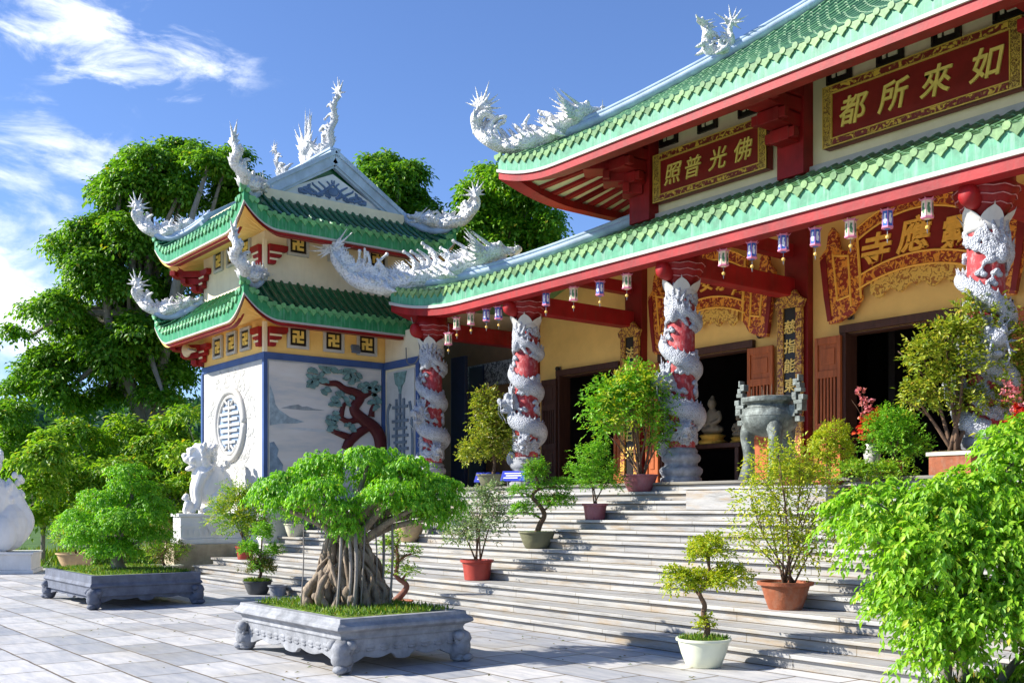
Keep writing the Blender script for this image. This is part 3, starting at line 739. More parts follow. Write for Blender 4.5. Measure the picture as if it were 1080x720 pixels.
def door_leaf(x0, x1, z1, y, mat, tilt=0):
    w = x1 - x0; mb = MB(); z0 = FZ + .03
    mb.box(x0, x0 + .07, y, y + .06, z0, z1); mb.box(x1 - .07, x1, y, y + .06, z0, z1)
    for a, b in ((0, .1), (.36, .41), (.72, .77), (.95, 1)):
        mb.box(x0 + .07, x1 - .07, y + .002, y + .058, z0 + (z1 - z0) * a, z0 + (z1 - z0) * b)
    mb.box(x0 + .07, x1 - .07, y + .03, y + .05, z0 + (z1 - z0) * .05, z0 + (z1 - z0) * .38)
    mb.box(x0 + .13, x1 - .13, y + .012, y + .03, z0 + (z1 - z0) * .14, z0 + (z1 - z0) * .32)
    mb.box(x0 + .07, x1 - .07, y + .03, y + .05, z0 + (z1 - z0) * .76, z0 + (z1 - z0) * .96)
    mb.box(x0 + .13, x1 - .13, y + .012, y + .03, z0 + (z1 - z0) * .81, z0 + (z1 - z0) * .92)
    o = mb.build('door_leaf', mat, hall, bevel=.006)
    g = MB(); n = 5
    for k in range(n):
        xx = x0 + .1 + (w - .2) * (k + .5) / n; g.box(xx - .018, xx + .018, y + .015, y + .045, z0 + (z1 - z0) * .41, z0 + (z1 - z0) * .72)
    g.build('grille', mat, o)
    b = MB(); b.box(x0 + .07, x1 - .07, y + .052, y + .058, z0 + (z1 - z0) * .41, z0 + (z1 - z0) * .72); b.build('backing', mWoodDk, o)
shell()
door_leaf(-11.68, -11.13, 4.68, 16.13, mWood); door_leaf(-8.18, -7.62, 4.68, 16.13, mWood)
door_leaf(-13.23, -12.62, 4.68, 16.13, mWood); door_leaf(-16.0, -15.62, 4.68, 16.13, mWood)
door_leaf(-19.5, -18.97, 4.66, 16.13, mWoodDk); door_leaf(-16.98, -16.66, 4.66, 16.13, mWood); door_leaf(-6.62, -6.07, 4.68, 16.13, mWood)
# roofs
def hall_roof(name, e, T, ze, zt, lift, Rn, sides, wall, zw, rafters, hipsd):
    rf = Roof(e, T, ze, zt, lift, Rn)
    t, ends = rf.tiles(sides, .245, .048)
    o = t.build(name, mTile, hall, smooth=False); o.data.shade_smooth(); o.data.set_sharp_from_angle(angle=R(35))
    ends.build('eave_tile_ends', mDrip, o)
    rf.trim(sides, -.12, -.02, -.30, -.03).build('fascia', mMint, o)
    rf.trim(sides, -.14, .01, -.36, -.30).build('white_band', mTrim, o)
    rf.trim(sides, -.30, -.03, -.52, -.36).build('eave_beam', mRed, o)
    for h in hipsd: rf.hips((h,), .11, .12, .03, 1).build('hip_ridge', mRidge, o, smooth=True)
    b, r = rf.soffit(sides, -.40, wall, zw, rafters)
    if rafters:
        b.build('soffit', mCream, o); r.build('rafter', mRed, o)
    else: b.build('soffit', mCream, o)
    return rf, o
RL, oL = hall_roof('lower_roof', (-20.7, 1.4, 12.6, 28), (-16.2, -3.1, 16.3, 26), 6.22, 7.80, .40, .62, 'FLR', (-19.9, .6, 16.25, 27), 7.2, 0, 'FR')
RU, oU = hall_roof('upper_roof', (-18.5, -.8, 14.03, 30), (-10.5, -8.8, 22, 22.01), 9.03, 15.0, .36, .24, 'FLRB', (-16.1, -3.2, 16.3, 26), 9.75, 44, 'FRLB')
mb = MB(); mb.box(-16.25, -3.05, 16.18, 16.3, 7.74, 7.86); mb.build('wall_base_band', mTrim, oL)
for b6 in [(x - .08, x + .24, 13.3, 16.12, 5.52, 5.86) for x in COLX[1:5]] + [(x - .05, x + .21, 14.4, 16.12, 6.25, 6.5) for x in COLX[1:5]] + [(-20.2, .9, 13.18, 13.42, 5.88, 6.02), (-20.3, -20.0, 13.42, 16.3, 5.5, 5.86)]:
    mb = MB(); mb.box(*b6); mb.build('verandah_beam', mRed, hall, bevel=.02)
# upper brackets stepping out under the top eave
def bracket(parent, x, y, z, d, step, w, n=4, h=.2, mat=mRed):
    mb = MB(); d = Vector((*d, 0)).normalized(); s = Vector((-d.y, d.x, 0))
    for k in range(n):
        L = step * (k + 1); c = Vector((x, y, z + h * 1.12 * k + h / 2)) + d * L / 2
        mb.obox(c, d * L / 2, s * (w / 2 + .03 * k), (0, 0, h / 2))
        e = Vector((x, y, z + h * 1.12 * k + h / 2)) + d * (L - .08)
        mb.obox(e, d * .07, s * (w / 2 + .12 + .05 * k), (0, 0, h * .38))
    return mb.build('bracket', mat, parent, bevel=.012)
for x in (-12.12, -7.2): bracket(hall, x, 16.0, 8.30, (0, -1), .33, .42, 4, .24)
bracket(hall, -16.05, 16.1, 8.30, (-1, -1), .42, .42, 4, .24); bracket(hall, -16.05, 16.0, 8.50, (0, -1), .33, .4, 3, .22); bracket(hall, -16.2, 16.5, 8.50, (-1, 0), .33, .4, 3, .22)
# pierced windows high on the upper wall
def manji(parent, c, ux, un, s, frame_mat, back=mBlack, bar=mGoldY, fw=.07, dirs=1, label=None):
    """square window with a swastika lattice (Buddhist manji)"""
    c, ux, un = map(Vector, (c, ux, un)); uz = Vector((0, 0, 1)); h = s / 2
    f = MB()
    for a, b, e, g in ((0, h + fw / 2, h + fw, fw / 2), (0, -h - fw / 2, h + fw, fw / 2), (-h - fw / 2, 0, fw / 2, h), (h + fw / 2, 0, fw / 2, h)):
        f.obox(c + ux * a + uz * b + un * .02, ux * e, uz * g, un * .03)
    o = f.build('window', frame_mat, parent, bevel=.006)
    b = MB(); b.obox(c + un * .006, ux * h, uz * h, un * .004); b.build('recess', back, o)
    l = MB(); q = s * .34; t = s * .075
    def bar_(x, y, hx, hy): l.obox(c + ux * x + uz * y + un * .022, ux * hx, uz * hy, un * .012)
    bar_(0, 0, t, q); bar_(-(q + t) / 2, 0, (q - t) / 2, t); bar_((q + t) / 2, 0, (q - t) / 2, t)
    k = dirs
    bar_(-k * (t + (q - t) / 2), q - t, (q - t) / 2, t); bar_(k * (t + (q - t) / 2), -q + t, (q - t) / 2, t)
    bar_(-q + t, -k * (t + (q - t) / 2), t, (q - t) / 2); bar_(q - t, k * (t + (q - t) / 2), t, (q - t) / 2)
    l.build('lattice', bar, o)
    return o
for x in (-15.44, -14.36, -13.3, -11.25, -10.23, -9.2, -8.15, -6.05, -5.0, -3.95): manji(hall, (x, 16.29, 9.52), (1, 0, 0), (0, -1, 0), .42, mBlack, mBlack, mCream, .05)
# ornaments on the roof corners
piece(hall, 'roof_dragon', D_ME, (-18.38, 14.15, 9.52), R(45), 1.0, label='white dragon on the upper eave corner')
piece(hall, 'roof_dragon', D_LOW, (-20.55, 12.75, 6.72), R(42), 1.0, label='white dragon stretched along the lower eave corner, tail hanging out')
piece(hall, 'roof_dragon', D_ME, (-.92, 14.15, 9.52), R(135), 1.0); piece(hall, 'roof_dragon', D_LOW, (1.25, 12.75, 6.72), R(138), 1.0)
a = 8 * .42; p = RU.pt('F', a, .42, .2)
piece(hall, 'roof_dragon', D_SMALL, p + Vector((0, 0, -.02)), R(222), .78, mDragon, label='small rearing white dragon on the upper hip ridge')
# columns: pedestal, red shaft, dragon, lotus crown and red bracket
def column():
    r = bpy.data.objects.new('column', None)
    sh = MB(); sh.lathe([(.305, 2.45), (.30, 3.5), (.295, 5.55)], n=32)
    bs = MB(); bs.lathe([(.45, FZ), (.45, 2.10), (.40, 2.12), (.43, 2.15), (.47, 2.20), (.47, 2.25), (.42, 2.29), (.36, 2.31), (.36, 2.36), (.41, 2.39), (.43, 2.44), (.41, 2.49), (.35, 2.52), (.37, 2.56), (.33, 2.60), (.30, 2.62)], n=32)
    cp = MB(); cp.lathe([(.30, 5.30), (.33, 5.42), (.42, 5.54), (.50, 5.66), (.52, 5.74), (.46, 5.80), (.46, 5.93)], n=24)
    cp.tube(catmull([(0, -.2, 5.56), (0, -.46, 5.58), (0, -.70, 5.64)], 4), [.12, .13, .14, .15, .155, .16, .16, .15, .10], 12)
    wb = MB()
    for z, q0 in ((5.50, .40), (5.60, .475), (5.70, .525)):
        wb.tube([(q0 * math.cos(R(q)), q0 * math.sin(R(q)), z + .012 * math.sin(R(q * 9))) for q in range(0, 361, 10)], .009, 5)
    return sh, bs, cp, wb
SHM = [m.mesh(n, True) for m, n in zip(column(), ('shaft', 'pedestal', 'capital', 'white_bands'))] + [crown_mesh().mesh('crown', True)]
for k, x in enumerate(COLX):
    def lk(n, me, mat, par):
        o = link(n, me, mat, par); return o
    s = link('column', SHM[0], mShaft, hall); s.location = Vector((x, 13.3, 0)) - ORG[hall.name]; ORG[s.name] = Vector(); s.scale = (.78, .78, 1)
    link('pedestal', SHM[1], mStone, s); link('capital', SHM[2], mRed, s); link('crown', SHM[4], mWhite, s); link('carved_bands', SHM[3], M('faded_pink', (.55, .22, .22), .7, .4, 9, .2, 20), s)
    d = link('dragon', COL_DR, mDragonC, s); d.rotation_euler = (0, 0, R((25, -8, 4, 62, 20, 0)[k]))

# side passage at the left end of the verandah
pas = thing('side_passage', 'dark brown end wall with grey carved frieze between the corner column and second column', 'passage wall', (-21.9, 16.4, 0))
mb = MB(); mb.box(-24.6, -20.3, 16.35, 16.5, 0, 6.4); mb.build('wall', M('brown_wall', (.20, .11, .05), .6, .2, 2, .1, 15), pas)
mb = MB(); mb.box(-23.2, -20.45, 16.27, 16.35, 4.75, 5.35); mb.build('carved_frieze', ornate_mat('grey_fretwork', (.05, .05, .05), (.34, .34, .33), 13, .5), pas)
mb = MB(); mb.box(-22.62, -22.0, 16.22, 16.33, FZ, 5.3); mb.box(-21.7, -21.1, 15.0, 15.1, FZ, 5.35); mb.build('dark_door', mNavy, pas, bevel=.01)
# wing wall tying the pavilion to the hall
wing = thing('wing_wall', 'short cream wall with a grey double happiness relief between pavilion and corner column', 'wall', (-21.8, 13.7, 0))
mb = MB(); mb.box(-22.58, -20.95, 13.62, 13.85, 0, 5.9); mb.build('wall', mCream, wing)
mb = MB(); mb.box(-22.56, -20.97, 13.575, 13.62, 5.02, 5.2); mb.box(-21.12, -20.97, 13.575, 13.62, FZ, 5.02); mb.build('blue_band', mBlueT, wing)
mb = MB(); mb.box(-22.45, -21.2, 13.59, 13.618, 2.05, 4.95); pan = mb.build('panel', M('pale_panel', (.55, .55, .52), .6, .15, 3, .1, 15), wing)
mb = MB()
for s in (0, 1):
    zb = 4.05 - 1.25 * s
    for z, w in ((.0, .34), (-.17, .20), (-.34, .36), (-.52, .30), (-.70, .36), (-.86, .28), (-1.02, .36)): mb.box(-21.8 - w, -21.8 + w, 13.55, 13.588, zb + z - .035, zb + z + .035)
    for x in (-.17, .17): mb.box(-21.8 + x - .035, -21.8 + x + .035, 13.548, 13.588, zb - 1.05, zb + .2)
    mb.box(-21.835, -21.765, 13.546, 13.588, zb - .5, zb + .32)
for x in (-22.36, -21.28): mb.tube(catmull([(x, 13.58, 2.1), (x + .03, 13.58, 3.2), (x - .03, 13.58, 3.9), (x + (.1 if x < -22 else -.1), 13.58, 4.15)], 4), .04, 6)
mb.build('relief', M('dark_grey_relief', (.15, .19, .23), .6, .25, 5, .2, 20), pan)
mb = MB(); mb.prism([(-.28, .45), (.28, .45), (.2, .2), (.08, .1), (0, -.15), (-.1, .1), (-.22, .18)], (-21.8, 13.588, 4.45), (1, 0, 0), (0, 0, 1), (0, -.03, 0)); mb.build('leaf_relief', mTeal, pan)

# ------------------------------------------------------------------ pavilion
pav = thing('bell_pavilion', 'square two storey pavilion with dark green upswept roofs, white carved walls and pine mural', 'pavilion', (-24.45, 12.3, 0))
x0, x1, y0, y1 = -26.3, -22.6, 10.4, 14.2
mb = MB(); mb.box(x0, x1, y0, y1, 0, 5.04); mb.build('lower_wall', mWhite, pav)
mb = MB(); mb.box(x0 - .1, x1 + .1, y0 - .1, y1 + .1, 0, 1.9); mb.box(x0 - .05, x1 + .05, y0 - .05, y1 + .05, 1.9, 2.0); mb.build('plinth', mMarble, pav, bevel=.02)
mb = MB(); mb.box(x0 + .02, x1 - .02, y0 + .02, y1 - .02, 5.2, 6.9); mb.build('frieze', mYel, pav)
mb = MB(); mb.box(x0 + .01, x1 - .01, y0 + .01, y1 - .01, 6.3, 9.0); mb.build('upper_wall', mCream, pav)
mb = MB(); mb.box(x0 - .03, x1 + .03, y0 - .03, y1 + .03, 5.04, 5.2)
for x, y in ((x1, y0), (x0, y0), (x1, 13.56)): mb.box(x - .06, x + .04, y - .04, y + .06, 2.0, 5.04)
mb.build('blue_band', mBlueT, pav, bevel=.006)
def pav_roof(name, T, ze, zt, lift, Rn, zw):
    rf = Roof((x0 - .98, x1 + .98, y0 - .95, y1 + .95), T, ze, zt, lift, Rn)
    t, ends = rf.tiles('FRBL', .215, .046)
    o = t.build(name, mTileDk, pav); o.data.shade_smooth(); o.data.set_sharp_from_angle(angle=R(35))
    ends.build('eave_tile_ends', mDripDk, o)
    rf.trim('FRBL', -.10, -.02, -.31, -.03).build('fascia', mGreenF, o)
    rf.trim('FRBL', -.13, -.02, -.35, -.31).build('white_band', mTrim, o)
    rf.trim('FRBL', -.26, -.10, -.42, -.35).build('eave_beam', mRed, o)
    for h in 'FRBL': rf.hips((h,), .09, .09, .05, 1).build('hip_ridge', mRidge, o, smooth=True)
    b, r = rf.soffit('FRBL', -.44, (x0 + .03, x1 - .03, y0 + .03, y1 - .03), zw, 0); b.build('soffit', mYel, o)
    return rf, o
P1, o1 = pav_roof('lower_roof', (x0, x1, y0, y1), 6.10, 6.86, .52, .95, 6.0)
P2, o2 = pav_roof('upper_roof', (x0 + .35, x1 - .25, y0 + .05, y1 - .05), 8.12, 8.98, .52, .85, 8.0)
# gabled top
yc = 12.3; zb, za = 8.93, 9.98
def gable():
    xg, xb = x1 - .25, x0 + .35
    t = MB(); ribs = 17
    for sgn in (-1, 1):
        yb = yc + sgn * 1.86
        t.prism([(0, zb - .05), (1.86, zb - .05), (0, za)], (xb, yc, 0), (0, sgn, 0), (0, 0, 1), (xg - .08 - xb, 0, 0))
        for k in range(ribs):
            x = xb + .1 + (xg - xb - .2) * k / (ribs - 1); t.tube([(x, yb, zb + .04), (x, yc + sgn * .05, za + .06)], .06, 6)
    t.build('gable_roof', mTileDk, o2)
    for k, xx in enumerate((xb, xg - .06)):
        g = MB(); g.prism([(-1.55, zb + .08), (1.5, zb + .08), (0, za - .25)], (xx, yc, 0), (0, 1, 0), (0, 0, 1), (.06, 0, 0)); ped = g.build('pediment', M('grey_white_plaster', (.70, .71, .72), .6, .12, 3, .1, 15), pav)
        w = (-.10, .10)[k]; xe = (xb, xg)[k]
        for sgn in (-1, 1):
            b = MB()
            for o_, th, d in ((0, .13, 1.0), (.17, .06, 1.35), (-.15, .05, .7)):
                A, B = Vector((xe + w * .5 * d, yc + sgn * 2.05, zb - .12 + o_)), Vector((xe + w * .5 * d, yc - sgn * .02, za + .10 + o_)); dd = (B - A) / 2; nrm = Vector((0, -dd.z, dd.y)).normalized()
                b.obox((A + B) / 2, dd, Vector((abs(w) * .9 * d, 0, 0)), nrm * th * .9)
            b.build('barge_board', mRidge, ped, bevel=.01)
    s = MB(); rr = random.Random(2)       # scrolling relief
    for sgn in (-1, 1):
        for k in range(7):
            y = yc + sgn * (.08 + .12 * k); hh = .44 - .05 * k
            pts = [Vector((xg + .012, y + sgn * .12 * math.sin(q * 5 + k), zb + .2 + hh * q)) for q in [j / 7 for j in range(8)]]
            s.tube(pts, [.035 * (1 - .7 * j / 7) + .01 for j in range(8)], 6)
            s.ell((xg + .01, y + sgn * .07, zb + .24 + .05 * math.sin(k * 2)), (.03, .07, .04))
    s.ell((xg + .01, yc, zb + .36), (.035, .15, .11)); s.build('relief', mBlueR, ped)
    r = MB(); r.box(xb - .1, xg + .12, yc - .12, yc + .12, za + .06, za + .3); r.box(xb - .12, xg + .14, yc - .15, yc + .15, za + .3, za + .36); r.build('ridge', mRidge, o2, bevel=.02)
    return xb, xg
xb, xg = gable()
zr = za + .34
piece(pav, 'ridge_dragon', D_RIDGE, (xg - .30, yc, zr), 0, .74, mDragonF, label='white ridge dragon with tail raised at the gable end')
piece(pav, 'ridge_dragon', D_RIDGE, (xb + .2, yc, zr), PI, .5, mDragonF)
piece(pav, 'flame_pearl', D_PEARL, ((xb + xg) / 2 + .15, yc, zr - .05), 0, .95, mDragonF, label='white flaming pearl on the ridge between two dragons')
for zc in (6.10 + .52, 8.12 + .52):
    for (cx, cy, a) in ((x0 - .98, y0 - .95, 45), (x1 + .98, y0 - .95, 135), (x1 + .98, y1 + .95, 225), (x0 - .98, y1 + .95, -45)):
        piece(pav, 'roof_dragon', D_PAV, (cx + .1 * math.cos(R(a)), cy + .1 * math.sin(R(a)), zc + .05), R(a), 1.0)
for zc in (5.35, 7.25):
    bracket(pav, x0, y0, zc - .1, (-1, -1), .26, .16, 3, .17)
    FIN = [(.07, 0), (.22, 0), (.24, .05), (.24, .17), (.36, .17), (.38, .21), (.38, .31), (.5, .31), (.54, .36), (.54, .46), (.07, .46)]
    for fo, fu, ft in (((x1, y0, zc - .02), (-1, 0, 0), (0, -.13, 0)), ((x1, y0, zc - .02), (0, 1, 0), (.13, 0, 0)), ((x0, y0, zc - .02), (1, 0, 0), (0, -.13, 0))):
        mb = MB(); mb.prism(FIN, fo, fu, (0, 0, 1), ft); bo = mb.build('bracket', mRed, pav, bevel=.012)
        mb = MB(); fo, fu, ft = Vector(fo), Vector(fu), Vector(ft); mb.obox(fo + fu * .17 + ft * 1.06 + Vector((0, 0, .11)), fu * .10, ft * .08, (0, 0, .022)); mb.obox(fo + fu * .22 + ft * 1.06 + Vector((0, 0, .26)), fu * .15, ft * .08, (0, 0, .022)); mb.build('cream_bar', mCream, bo)
    mb = MB(); mb.box(x1 - .05, x1 + .04, y0 - .04, y0 + .05, 5.2 if zc < 6 else 6.95, zc + .55); mb.build('corner_post', mCream, pav)
for y in (11.24, 12.18, 13.1): manji(pav, (x1, y, 5.62), (0, 1, 0), (1, 0, 0), .42, mWhite)
for y in (11.24, 12.3, 13.4): manji(pav, (x1, y, 7.80), (0, 1, 0), (1, 0, 0), .42, mWhite)
for x in (-25.3, -24.44, -23.62): manji(pav, (x, y0, 5.62), (1, 0, 0), (0, -1, 0), .42, mWhite)
for x in (-25.25, -24.44, -23.62): manji(pav, (x, y0, 7.78), (1, 0, 0), (0, -1, 0), .42, mWhite)
# round longevity window on the front
cx, cz = -24.52, 3.62
def ring(c, r, rr, ux, uz): return [Vector(c) + Vector(ux) * r * math.cos(2 * PI * k / 48) + Vector(uz) * r * math.sin(2 * PI * k / 48) for k in range(49)]
mb = MB(); mb.tube(ring((cx, y0 - .01, cz), .84, 0, (1, 0, 0), (0, 0, 1)), .09, 8); win = mb.build('round_window', mWhite, pav, smooth=True)
mb = MB(); mb.prism([(.76 * math.cos(2 * PI * k / 48), .76 * math.sin(2 * PI * k / 48)) for k in range(48)], (cx, y0 - .012, cz), (1, 0, 0), (0, 0, 1), (0, .008, 0)); mb.build('blue_disc', M('slate_disc', (.24, .32, .44), .6, .25, 5, .1, 15), win)
mb = MB(); mb.tube(ring((cx, y0 - .02, cz), .70, 0, (1, 0, 0), (0, 0, 1)), .045, 8)
for k, z in enumerate((-.42, -.28, -.14, 0, .14, .28, .42)):
    w = math.sqrt(.62 ** 2 - z * z) * (1 if k % 2 else .8); mb.box(cx - w, cx - .05, y0 - .06, y0 - .013, cz + z - .032, cz + z + .032); mb.box(cx + .05, cx + w, y0 - .06, y0 - .013, cz + z - .032, cz + z + .032)
mb.box(cx - .035, cx + .035, y0 - .065, y0 - .013, cz - .6, cz + .6)
for sx in (-1, 1):
    for sz in (-1, 1): mb.tube([(cx + sx * .1, y0 - .04, cz + sz * .5), (cx + sx * .28, y0 - .04, cz + sz * .62), (cx + sx * .42, y0 - .04, cz + sz * .5)], .035, 6)
mb.build('longevity_fret', mWhite, win)
mb = MB(); rr = random.Random(6)        # corner leaf sprays in low relief
for sx in (-1, 1):
    for sz in (-1, 1):
        for k in range(44):
            a = rr.uniform(.1, 1.45); q = rr.uniform(.98, 1.5); px, pz = cx + sx * q * math.cos(a) * .95, cz + sz * q * math.sin(a)
            if abs(px - cx) > 1.6 or abs(pz - cz) > 1.35: continue
            mb.ell((px, y0 - .004, pz), (rr.uniform(.05, .13), .007, rr.uniform(.02, .05)), Matrix.Rotation(rr.uniform(-1, 1), 3, 'Y'), 7, 5)
mb.build('floral_pattern', M('grey_plaster', (.40, .40, .38), .7, .2, 6, .1, 20), pav)
# mural on the side wall
def mural_mat():
    m, nt, b = new_mat('mural_paint'); co = coords(nt)
    c = ramp(nt, noise_t(nt, coords(nt, (1, .5, 2.6)), 1.5, 5), [(.32, (.50, .52, .53)), (.5, (.66, .62, .57)), (.7, (.71, .69, .66))])
    nt.links.new(c, b.inputs['Base Color']); b.inputs['Roughness'].default_value = .7; return m
mb = MB(); mb.box(x1 + .001, x1 + .02, y0 + .1, 13.5, 2.1, 5.0); mur = mb.build('mural', mural_mat(), pav)
xm = x1 + .02
def poly_on(pts, mat, t=.006, name='painted_shore'):
    mb = MB(); mb.prism(pts, (xm + .001, 0, 0), (0, 1, 0), (0, 0, 1), (t, 0, 0)); return mb.build(name, mat, mur)
poly_on([(10.80, 3.92), (11.03, 3.99), (11.24, 4.03), (11.35, 3.98), (11.46, 4.0), (11.65, 3.95), (11.95, 3.93), (11.4, 3.90)], M('painted_grey', (.30, .33, .34), .7, .3, 6, 0), name='painted_island')
poly_on([(10.52, 4.45), (10.62, 4.2), (10.66, 4.0), (10.75, 3.88), (11.03, 3.72), (11.4, 3.63), (11.2, 3.58), (10.8, 3.56), (10.52, 3.5)], M('painted_blue', (.34, .42, .46), .7, .4, 7, 0))
poly_on([(10.52, 3.1), (10.62, 3.13), (10.74, 2.95), (10.7, 2.8), (10.85, 2.6), (10.8, 2.3), (10.52, 2.2)], M('painted_slate', (.22, .30, .38), .7, .4, 7, 0), .01, 'painted_rock')
poly_on([(10.9, 3.45), (11.8, 3.40), (12.0, 3.43), (11.9, 3.47), (11.2, 3.49)], M('painted_mist', (.58, .60, .60), .7, .1, 4, 0), .004, 'painted_water')
mb = MB()
for pts, a, b in (([(13.56, 2.6), (13.50, 3.2), (13.31, 3.55), (12.97, 3.76), (12.72, 4.0), (12.9, 4.31), (12.72, 4.42), (12.46, 4.47), (12.25, 4.59), (12.0, 4.58), (11.72, 4.62)], .17, .04),
                  ([(12.5, 3.0), (12.6, 3.21), (12.86, 3.43), (13.2, 3.66), (12.86, 3.76), (12.57, 3.69), (12.32, 3.79), (12.14, 3.9)], .12, .04),
                  ([(12.94, 4.34), (13.2, 4.46), (13.42, 4.52)], .09, .04), ([(13.2, 3.85), (13.25, 4.07), (13.42, 4.24)], .08, .03), ([(12.6, 3.3), (12.18, 3.43), (12.0, 3.49)], .08, .03), ([(12.35, 3.79), (12.43, 4.06), (12.57, 4.2)], .07, .03)):
    q = catmull([(xm + .03, min(y, 13.48), z) for y, z in pts], 6); mb.tube(q, [(a + (b - a) * i / (len(q) - 1)) * 1.15 for i in range(len(q))], 10)
for v in range(len(mb.v)): mb.v[v] = (xm + .035 + (mb.v[v][0] - xm - .03) * .55, mb.v[v][1], mb.v[v][2])
mb.build('pine_trunk', mPine, mur, smooth=True)
mb = MB(); rr = random.Random(5)
for y, z in [(11.61, 4.54), (11.58, 4.75), (11.86, 4.86), (12.07, 4.86), (11.89, 4.43), (12.43, 4.80), (12.57, 4.88), (12.75, 4.78), (13.01, 4.54), (13.31, 4.56), (13.36, 4.41), (13.24, 4.1), (12.28, 4.2), (12.57, 4.19), (12.18, 4.0), (12.14, 3.78), (12.07, 3.55), (12.14, 3.43), (12.57, 3.51), (13.09, 4.45), (11.86, 4.68), (12.3, 4.42), (12.6, 4.7), (13.3, 4.25), (11.7, 4.62)]:
    for k in range(5):               # fan-shaped needle pads
        a = rr.uniform(0, 6.28); s = rr.uniform(.07, .105); yy, zz = y + .1 * math.cos(a), z + .09 * math.sin(a)
        pts = [(0, -.4 * s)] + [(s * 1.1 * math.cos(R(q)), s * (math.sin(R(q)) * .9 - .1 + .12 * (j % 2))) for j, q in enumerate(range(10, 175, 20))]
        rot = rr.uniform(-.7, .7); pts = [(yy + p * math.cos(rot) - r_ * math.sin(rot), zz + p * math.sin(rot) + r_ * math.cos(rot)) for p, r_ in pts]
        pts = [(min(13.48, p), min(4.98, r_)) for p, r_ in pts]
        mb.prism(pts, (xm + .02 + k * .009, 0, 0), (0, 1, 0), (0, 0, 1), (.03, 0, 0))
mb.build('pine_needles', mTeal, mur)
# ------------------------------------------------------------------ stairs
STEPY = [8.55, 8.88, 9.32, 9.9, 10.35, 10.7, 11.0, 11.3, 11.6, 11.9, 12.2, 12.45, 12.7]
RS = .1553
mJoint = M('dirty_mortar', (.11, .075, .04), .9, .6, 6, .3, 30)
st = thing('marble_staircase', 'wide flight of weathered pale marble steps climbing to the temple verandah', 'stairs', (-10, 8.5, 0))
for k, y in enumerate(STEPY):
    z = RS * (k + 1); y2 = STEPY[k + 1] if k < 12 else 12.74
    xl = -21.9 if k == 0 else (-23.0 if k < 5 else -22.5)
    r = MB(); r.box(xl, 4, y + .012, y2 + .05, z - RS - (.0 if k else 0) + .001, z - .045)
    o = r.build('step', mStair, st)
    t = MB(); t.box(xl - .02, 4.02, y - .04, y2 + .02, z - .044, z); t.build('tread', mStair2, o, bevel=.007)
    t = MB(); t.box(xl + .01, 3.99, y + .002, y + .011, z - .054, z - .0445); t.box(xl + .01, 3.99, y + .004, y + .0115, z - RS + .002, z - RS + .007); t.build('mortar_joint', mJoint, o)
blk = thing('landing_block', 'plain grey marble slab block set into the top steps in front of the incense burner', 'stone block', (-9.65, 12.1, 1.5))
mb = MB(); mb.box(-10.9, -8.4, 11.86, 12.72, 1.56, 1.866); mb.build('block', mStair, blk, bevel=.012)
mb = MB(); mb.box(-10.93, -8.37, 11.84, 12.72, 1.868, 1.90); mb.build('cap', mStair2, blk, bevel=.008)

# ------------------------------------------------------------------ sign boards
def board(name, label, xa, xb_, za_, zb_, chars, size, group=None):
    y = 16.12; xm_ = (xa + xb_) / 2; t = thing(name, label, 'sign', (xm_, y, (za_ + zb_) / 2), 0, group)
    f = MB(); w = .135
    f.box(xa, xb_, y - .02, y + .16, za_, zb_); f.build('board', mRedDk, t, bevel=.01)
    g = MB()
    for a, b, c, d in ((xa, xb_, za_, za_ + w), (xa, xb_, zb_ - w, zb_), (xa, xa + w * 1.3, za_ + w, zb_ - w), (xb_ - w * 1.3, xb_, za_ + w, zb_ - w)): g.box(a, b, y - .045, y - .02, c, d)
    g.build('gilt_frame', mOrnG, t)
    g = MB()
    for z_ in (za_ + .03, zb_ - w + .012): g.box(xa + w * 1.5, xb_ - w * 1.5, y - .06, y - .045, z_, z_ + w - .042)
    g.build('scroll_band', mOrn, t)
    g = MB(); e = .018
    for o_, yy in ((0, y - .06), (w, y - .055)):
        q = o_ * 1.3 if o_ else 0
        for a, b, c, d in ((xa + q, xb_ - q, za_ + o_, za_ + o_ + e), (xa + q, xb_ - q, zb_ - o_ - e, zb_ - o_), (xa + q, xa + q + e, za_ + o_ + e, zb_ - o_ - e), (xb_ - q - e, xb_ - q, za_ + o_ + e, zb_ - o_ - e)): g.box(a, b, yy, y - .02, c, d)
    g.build('gold_bead', mGold, t)
    for ch, x in chars:
        m = MB(); text_into(m, ch, size, (x, y - .021, (za_ + zb_) / 2), (1, 0, 0), (0, 0, 1), (0, -1, 0), .03, .013 if size > .5 else .004, .2); m.build('lettering', mGoldY, t)
board('sign_board', 'long dark red sign board with four gold characters beginning 都 under the upper eave', -11.46, -7.86, 8.06, 9.16, [('都', -10.82), ('所', -10.05), ('來', -9.27), ('如', -8.42)], .54)
board('sign_board', 'shorter dark red sign board with four gold characters beginning 照 next to the corner post', -15.7, -12.72, 8.05, 9.06, [('照', -15.14), ('普', -14.58), ('光', -13.93), ('佛', -13.28)], .46)
